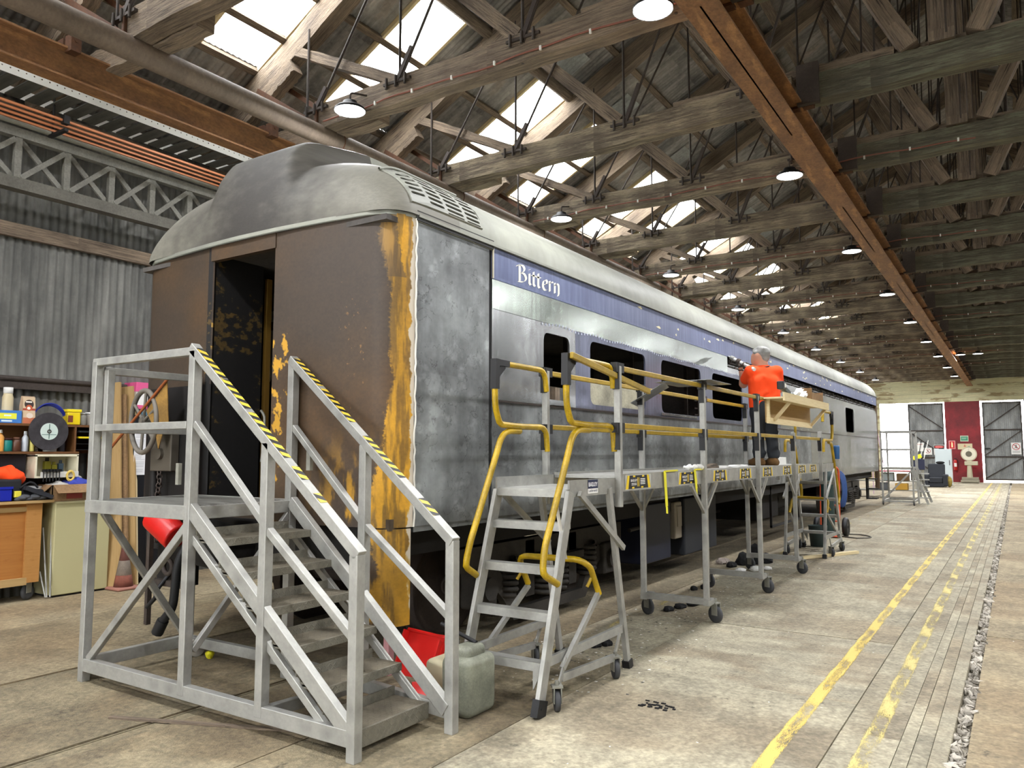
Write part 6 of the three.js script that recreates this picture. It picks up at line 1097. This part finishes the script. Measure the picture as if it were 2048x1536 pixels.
  part('cylinder', lathe([[0, 0], [0.09, 0.01], [0.09, 0.5], [0.05, 0.58], [0, 0.6]], -2.88, 0.65, -49.36), std(0xb01c1c, 0.4), fe); part('valve', [span(-2.93, -2.83, 1.25, 1.3, -49.4, -49.32), ...tube([[-2.83, 1.27, -49.34], [-2.76, 1.2, -49.34], [-2.77, 0.85, -49.34]], 0.014)], M.black, fe); part('label', span(-2.94, -2.82, 0.85, 1.05, -49.28, -49.268), M.white, fe);
  settle(fe);
  // signs: printed faces on thin boards
  const sign = (name, label, x0, x1, y0, y1, z, w, h, draw) => { const t = thing(name, label, 'sign'); part('board', span(x0, x1, y0, y1, z - 0.008, z, 0.002), M.white, t); const g = new THREE.PlaneGeometry(x1 - x0, y1 - y0); g.userData.keep = 1; part('print', prep(g).translate((x0 + x1) / 2, (y0 + y1) / 2, z + 0.002), std(0xffffff, 0.6, 0, { map: canvasTex(w, h, draw) }), t); return settle(t); };
  const ban = (c, x, y, r) => { c.strokeStyle = '#a02830'; c.lineWidth = r * 0.18; c.fillStyle = '#2a2a2c'; c.beginPath(); c.arc(x, y - r * 0.45, r * 0.16, 0, 7); c.fill(); c.beginPath(); c.moveTo(x - r * 0.1, y - r * 0.3); c.lineTo(x + r * 0.2, y - r * 0.25); c.lineTo(x + r * 0.1, y + r * 0.15); c.lineTo(x + r * 0.3, y + r * 0.6); c.lineTo(x + r * 0.1, y + r * 0.6); c.lineTo(x - r * 0.05, y + r * 0.2); c.lineTo(x - r * 0.35, y + r * 0.6); c.lineTo(x - r * 0.5, y + r * 0.5); c.lineTo(x - r * 0.15, y + r * 0.1); c.fill(); c.beginPath(); c.arc(x, y, r, 0, 7); c.stroke(); c.beginPath(); c.moveTo(x - r * 0.7, y - r * 0.7); c.lineTo(x + r * 0.7, y + r * 0.7); c.stroke(); };
  sign('prohibition_sign', 'white sign with red no-entry pedestrian symbol on the grey door', -0.25, 0.2, 1.53, 2.16, -49.44, 180, 252, (c) => { c.fillStyle = '#d8d8d4'; c.fillRect(0, 0, 180, 252); ban(c, 90, 88, 66); c.fillStyle = '#8a8c8c'; for (const y of [176, 196, 216]) c.fillRect(20, y, 140, 9); });
  sign('extinguisher_sign', 'red and white fire extinguisher sign on the red wall', -3.17, -2.85, 1.82, 2.29, -49.46, 128, 190, (c) => { c.fillStyle = '#c02028'; c.fillRect(0, 0, 128, 190); c.strokeStyle = '#f0d8d4'; c.lineWidth = 8; c.strokeRect(8, 8, 112, 174); c.fillStyle = '#f6e6b0'; c.fillRect(50, 60, 28, 90); c.beginPath(); c.arc(64, 60, 14, 0, 7); c.fill(); c.fillRect(60, 30, 8, 20); c.fillRect(44, 34, 30, 6); });
  sign('green_sign', 'small green and white safety sign on the red wall', -2.6, -2.21, 2.24, 2.56, -49.46, 160, 128, (c) => { c.fillStyle = '#bcc4ac'; c.fillRect(0, 0, 160, 128); c.fillStyle = '#3a8a68'; c.fillRect(12, 20, 136, 90); c.fillStyle = '#a8cbb4'; c.fillRect(28, 46, 100, 8); c.fillRect(28, 66, 84, 8); });
  sign('cream_sign', 'wide cream notice with a red mark above the scale', -2.74, -2.04, 1.8, 2.12, -49.46, 224, 104, (c) => { c.fillStyle = '#c8bc96'; c.fillRect(0, 0, 224, 104); c.fillStyle = '#b86050'; c.fillRect(100, 20, 16, 40); c.fillRect(90, 40, 44, 10); c.fillStyle = '#8aa088'; c.fillRect(150, 44, 40, 40); });
  sign('danger_sign', 'red and white danger sign on the grey door behind the locker', -3.9, -3.38, 1.5, 2.05, -49.3, 180, 190, (c) => { c.fillStyle = '#dcdcd6'; c.fillRect(0, 0, 180, 190); c.fillStyle = '#202022'; c.fillRect(4, 8, 172, 60); c.fillStyle = '#c83030'; c.beginPath(); c.ellipse(90, 38, 82, 24, 0, 0, 7); c.fill(); c.fillStyle = '#e8b0a8'; c.fillRect(30, 32, 120, 12); c.fillStyle = '#9a9a96'; for (const y of [90, 112, 134, 156]) c.fillRect(24, y, 130, 8); });
  sign('notice_sheet', 'white notice with red heading on the grey door, left of the two', -4.74, -4.42, 1.7, 2.19, -49.3, 128, 190, (c) => { c.fillStyle = '#deded8'; c.fillRect(0, 0, 128, 190); c.fillStyle = '#b88078'; c.fillRect(12, 30, 100, 16); c.fillStyle = '#c8c8c4'; for (const y of [70, 90, 110, 130]) c.fillRect(16, y, 90, 6); });
  sign('prohibition_notice', 'white notice with a red ban circle on the grey door', -4.42, -4.0, 1.5, 1.9, -49.3, 140, 134, (c) => { c.fillStyle = '#dcdcd6'; c.fillRect(0, 0, 140, 134); ban(c, 74, 64, 40); });
  // orange hand truck with gas bottle and hoses beside the far ladder
  const ht = thing('hand_truck', 'orange two-wheeled hand truck standing behind the far ladder', 'hand truck'), hx = -3.12, hz = -16.1, or = std(0xd8582c, 0.5);
  for (const s of [-0.17, 0.17]) part('upright', tube([[hx + s, 0.12, hz], [hx + s, 1.1, hz - 0.15], [hx + s, 1.32, hz - 0.1], [hx + s * 0.6, 1.36, hz + 0.06]], 0.018, 0.1), or, ht);
  for (const y of [0.3, 0.6, 0.95, 1.2]) part('cross_bar', rod([hx - 0.17, y, hz - y * 0.13], [hx + 0.17, y, hz - y * 0.13], 0.014), or, ht);
  part('toe_plate', span(hx - 0.2, hx + 0.2, 0.02, 0.035, hz, hz + 0.25), or, ht);
  for (const s of [-0.26, 0.26]) part('wheel', lathe([[0.03, -0.04], [0.12, -0.035], [0.15, -0.05], [0.185, -0.03], [0.185, 0.03], [0.15, 0.05], [0.12, 0.035], [0.03, 0.04]], 0, 0, 0, 28).rotateZ(Math.PI / 2).translate(hx + s, 0.186, hz - 0.16), M.black, ht);
  settle(ht);
  const gb = thing('gas_bottle', 'dark green gas bottle strapped on the orange hand truck', 'gas bottle'); part('cylinder', lathe([[0, 0], [0.12, 0.01], [0.12, 1.1], [0.09, 1.22], [0.03, 1.28], [0, 1.28]], hx, 0.04, hz + 0.13), std(0x1e3432, 0.5), gb); part('valve', [rod([hx, 1.3, hz + 0.13], [hx, 1.42, hz + 0.13], 0.02), span(hx - 0.06, hx + 0.02, 1.36, 1.42, hz + 0.1, hz + 0.16)], M.black, gb); part('cap', lathe([[0, 0], [0.05, 0], [0.06, 0.24], [0.05, 0.27], [0, 0.27]], hx + 0.1, 1.5, hz - 0.4), std(0x2a5a8a, 0.5), gb); settle(gb);
  single('blue_hose', 'coiled blue air hose hanging on the hand truck', 'hose', Array.from({ length: 6 }, (_, i) => curve(Array.from({ length: 10 }, (_, k) => { const a = k / 9 * Math.PI * 2; return [hx + 0.1 + 0.1 * Math.sin(a) + 0.012 * i, 0.9 + (0.3 + 0.012 * i) * Math.cos(a), hz - 0.3 - 0.02 * i]; }), 0.011, 6, 5)), std(0x36558c, 0.5));
  single('extension_cord', 'orange extension cord looped at the top of the hand truck', 'cord', [0, 1, 2].map((i) => curve(Array.from({ length: 8 }, (_, k) => { const a = k / 7 * Math.PI * 2; return [hx + 0.02 + 0.13 * Math.sin(a), 1.2 + (0.16 + 0.015 * i) * Math.cos(a), hz - 0.26 - 0.02 * i]; }), 0.012, 6, 5)), std(0xe0562c, 0.5));
  single('floor_cable', 'grey cable loop lying on the floor right of the hand truck', 'cable', curve([[-2.95, 0.012, -16.2], [-2.6, 0.012, -16.0], [-2.42, 0.012, -16.3], [-2.7, 0.012, -16.7], [-3, 0.012, -16.6]], 0.012), std(0x5a564e, 0.7));
  single('dark_bin', 'small dark green bin standing under the far ladder', 'bin', lathe([[0, 0], [0.13, 0], [0.16, 0.36], [0.15, 0.36], [0.12, 0.02], [0, 0.02]], -2.98, 0, -14.35), std(0x2e3c3a, 0.7));
  single('timber_batten', 'pale timber batten lying on the floor right of the plank frame wheels', 'batten', bar([-2.83, 0.025, -12.45], [-2.24, 0.025, -13.65], 0.06, 0.045), M.pine);
  // behind the stair
  const jc = thing('jerrycan', 'dirty white plastic jerrycan standing behind the front stair post', 'jerrycan'), jm = std(0xa9ac98, 0.5, 0, { map: re(tGrime, 2, 2) });
  part('can_body', box(-2.98, 0.18, -4.06, 0.24, 0.36, 0.3, 0.05), jm, jc); part('can_shoulder', box(-2.98, 0.37, -4.06, 0.15, 0.1, 0.2, 0.04), jm, jc); part('cap', rod([-3.08, 0.4, -4.02], [-3.08, 0.44, -4.02], 0.045, 20), M.black, jc); part('spout_hose', rod([-3.25, 0.5, -4.12], [-2.95, 0.42, -4.1], 0.014), M.black, jc);
  settle(jc);
  single('red_funnel', 'bright red plastic dustpan standing behind the lower stair treads', 'dustpan', [bar([-3.62, 0.05, -4.3], [-3.62, 0.34, -4.42], 0.34, 0.012), bar([-3.78, 0.06, -4.28], [-3.78, 0.34, -4.4], 0.012, 0.09), bar([-3.46, 0.06, -4.28], [-3.46, 0.3, -4.4], 0.012, 0.09), rod([-3.79, 0.34, -4.42], [-3.45, 0.32, -4.42], 0.016), bar([-3.3, 0.005, -4.0], [-3.42, 0.1, -4.1], 0.1, 0.02)], M.redPaint);
  single('cream_can', 'cream plastic container lying behind the lowest stair tread', 'container', box(-3.28, 0.12, -4.28, 0.3, 0.24, 0.24, 0.04), std(0xc4bc9c, 0.6));
  single('pink_stick', 'pale pink upright board end seen behind the stair treads', 'board', span(-3.98, -3.93, 0, 0.55, -4.42, -4.36), std(0xc08a8c, 0.7));
  single('yellow_scrap', 'small crumpled yellow scrap on the floor behind the platform post', 'scrap', (() => { const g = new THREE.IcosahedronGeometry(0.035, 1), p = g.attributes.position; for (let i = 0; i < p.count; i++) p.setX(i, p.getX(i) * (1 + 0.4 * Math.sin(p.getY(i) * 120))); g.computeVertexNormals(); return prep(g).translate(-5.45, 0.03, -3.95); })(), std(0xd8d020, 0.6));
  single('timber_lath', 'thin worn timber lath lying on the floor under the stair', 'lath', bar([-4.75, 0.008, -2.75], [-3.3, 0.008, -3.35], 0.035, 0.012), M.beam);
  // rubbish under the plank
  const rub = (pts, m, name, label, cat) => single(name, label, cat, pts.map(([x, z, r, s, h]) => { const g = new THREE.IcosahedronGeometry(r, 1), p = g.attributes.position; for (let i = 0; i < p.count; i++) { const a = p.getX(i), b = p.getZ(i); p.setXYZ(i, a * (1 + 0.3 * Math.sin(b * 90 + x)), Math.max(-0.3 * r, p.getY(i) * h), b * s); } g.computeVertexNormals(); return prep(g).translate(x, 0.31 * r, z); }), m);
  rub([[-3.42, -11.4, 0.1, 1.3, 1.6], [-3.3, -11.6, 0.12, 0.9, 2.2], [-3.2, -11.8, 0.1, 1.2, 1.2], [-3.5, -11.1, 0.07, 1.6, 0.8]], M.blackMatt, 'black_bag', 'black plastic rubbish bag slumped on the floor under the plank', 'rubbish bag');
  rub([[-3.25, -10.7, 0.07, 1.4, 0.5], [-3.1, -10.9, 0.08, 1.2, 0.6], [-3.0, -11.1, 0.06, 1.2, 0.5]], M.paper, 'crumpled_paper', 'crumpled white paper in front of the black rubbish bag', 'paper');
  rub([[-3.72, -11.3, 0.07, 1.2, 1], [-3.68, -11.38, 0.07, 1, 0.9]], std(0x8a8078, 0.9), 'dirty_rag', 'dirty grey rag left of the black rubbish bag', 'rag');
  rub([[-3.1, -7.7, 0.05, 1.5, 0.7], [-3.05, -7.9, 0.06, 1.4, 0.5], [-2.98, -8.15, 0.07, 2, 0.4]], M.blackMatt, 'rubber_seal', 'black rubber seal offcuts on the floor by the first wheeled frame', 'rubber');
  rub([[-3.05, -5.95, 0.045, 1.3, 0.8], [-3.0, -6.05, 0.05, 1, 0.8]], M.blackMatt, 'rubber_lump', 'round black rubber lump on the floor behind the near ladder', 'rubber');
  rub([[-3.3, -9.0, 0.04, 1.2, 1], [-3.22, -9.15, 0.05, 1.1, 0.8]], M.blackMatt, 'rubber_scrap', 'black rubber scrap on the floor by the second wheeled frame', 'rubber');
  single('oil_spot', 'dark crusty patch of black flakes on the floor right of the near ladder', 'flakes', Array.from({ length: 26 }, () => box(-2.12 + rnd(0.22), 0.004, -4.75 - rnd(0.12), rnd(0.01, 0.03), 0.008, rnd(0.008, 0.02))), M.blackMatt);
  const chip = prep(new THREE.TetrahedronGeometry(1)); chip.scale(1, 0.25, 1);
  const fl = new THREE.InstancedMesh(chip, std(0xffffff, 0.8), 900), m4 = new THREE.Matrix4(), e = new THREE.Euler(), qt = new THREE.Quaternion();
  for (let i = 0; i < 900; i++) {
    const near = i < 640, z = near ? -4.8 - Math.pow(rnd(), 1.3) * 9 : -2.5 - rnd(12), x = near ? -2.9 + (rnd() + rnd() - 1) * 0.75 : rnd(-3, 0.9), s = rnd(0.004, near ? 0.02 : 0.011), c = rnd() < 0.5 ? rnd(0.5, 0.85) : rnd(0.02, 0.1);
    m4.compose(new THREE.Vector3(x, s * 0.1, z), qt.setFromEuler(e.set(0, rnd(6), 0)), new THREE.Vector3(s, s * 0.6, s)); fl.setMatrixAt(i, m4); fl.setColorAt(i, new THREE.Color(c, c * 0.97, c * 0.9));
  }
  fl.name = 'paint_flakes'; fl.userData = { kind: 'stuff', label: 'scattered pale and black paint flakes on the concrete below the plank', category: 'debris' };
  scene.add(fl);
}

scene.traverse((o) => { if (o.isLight) o.castShadow = !o.isRectAreaLight; });
renderer.render(scene, camera);
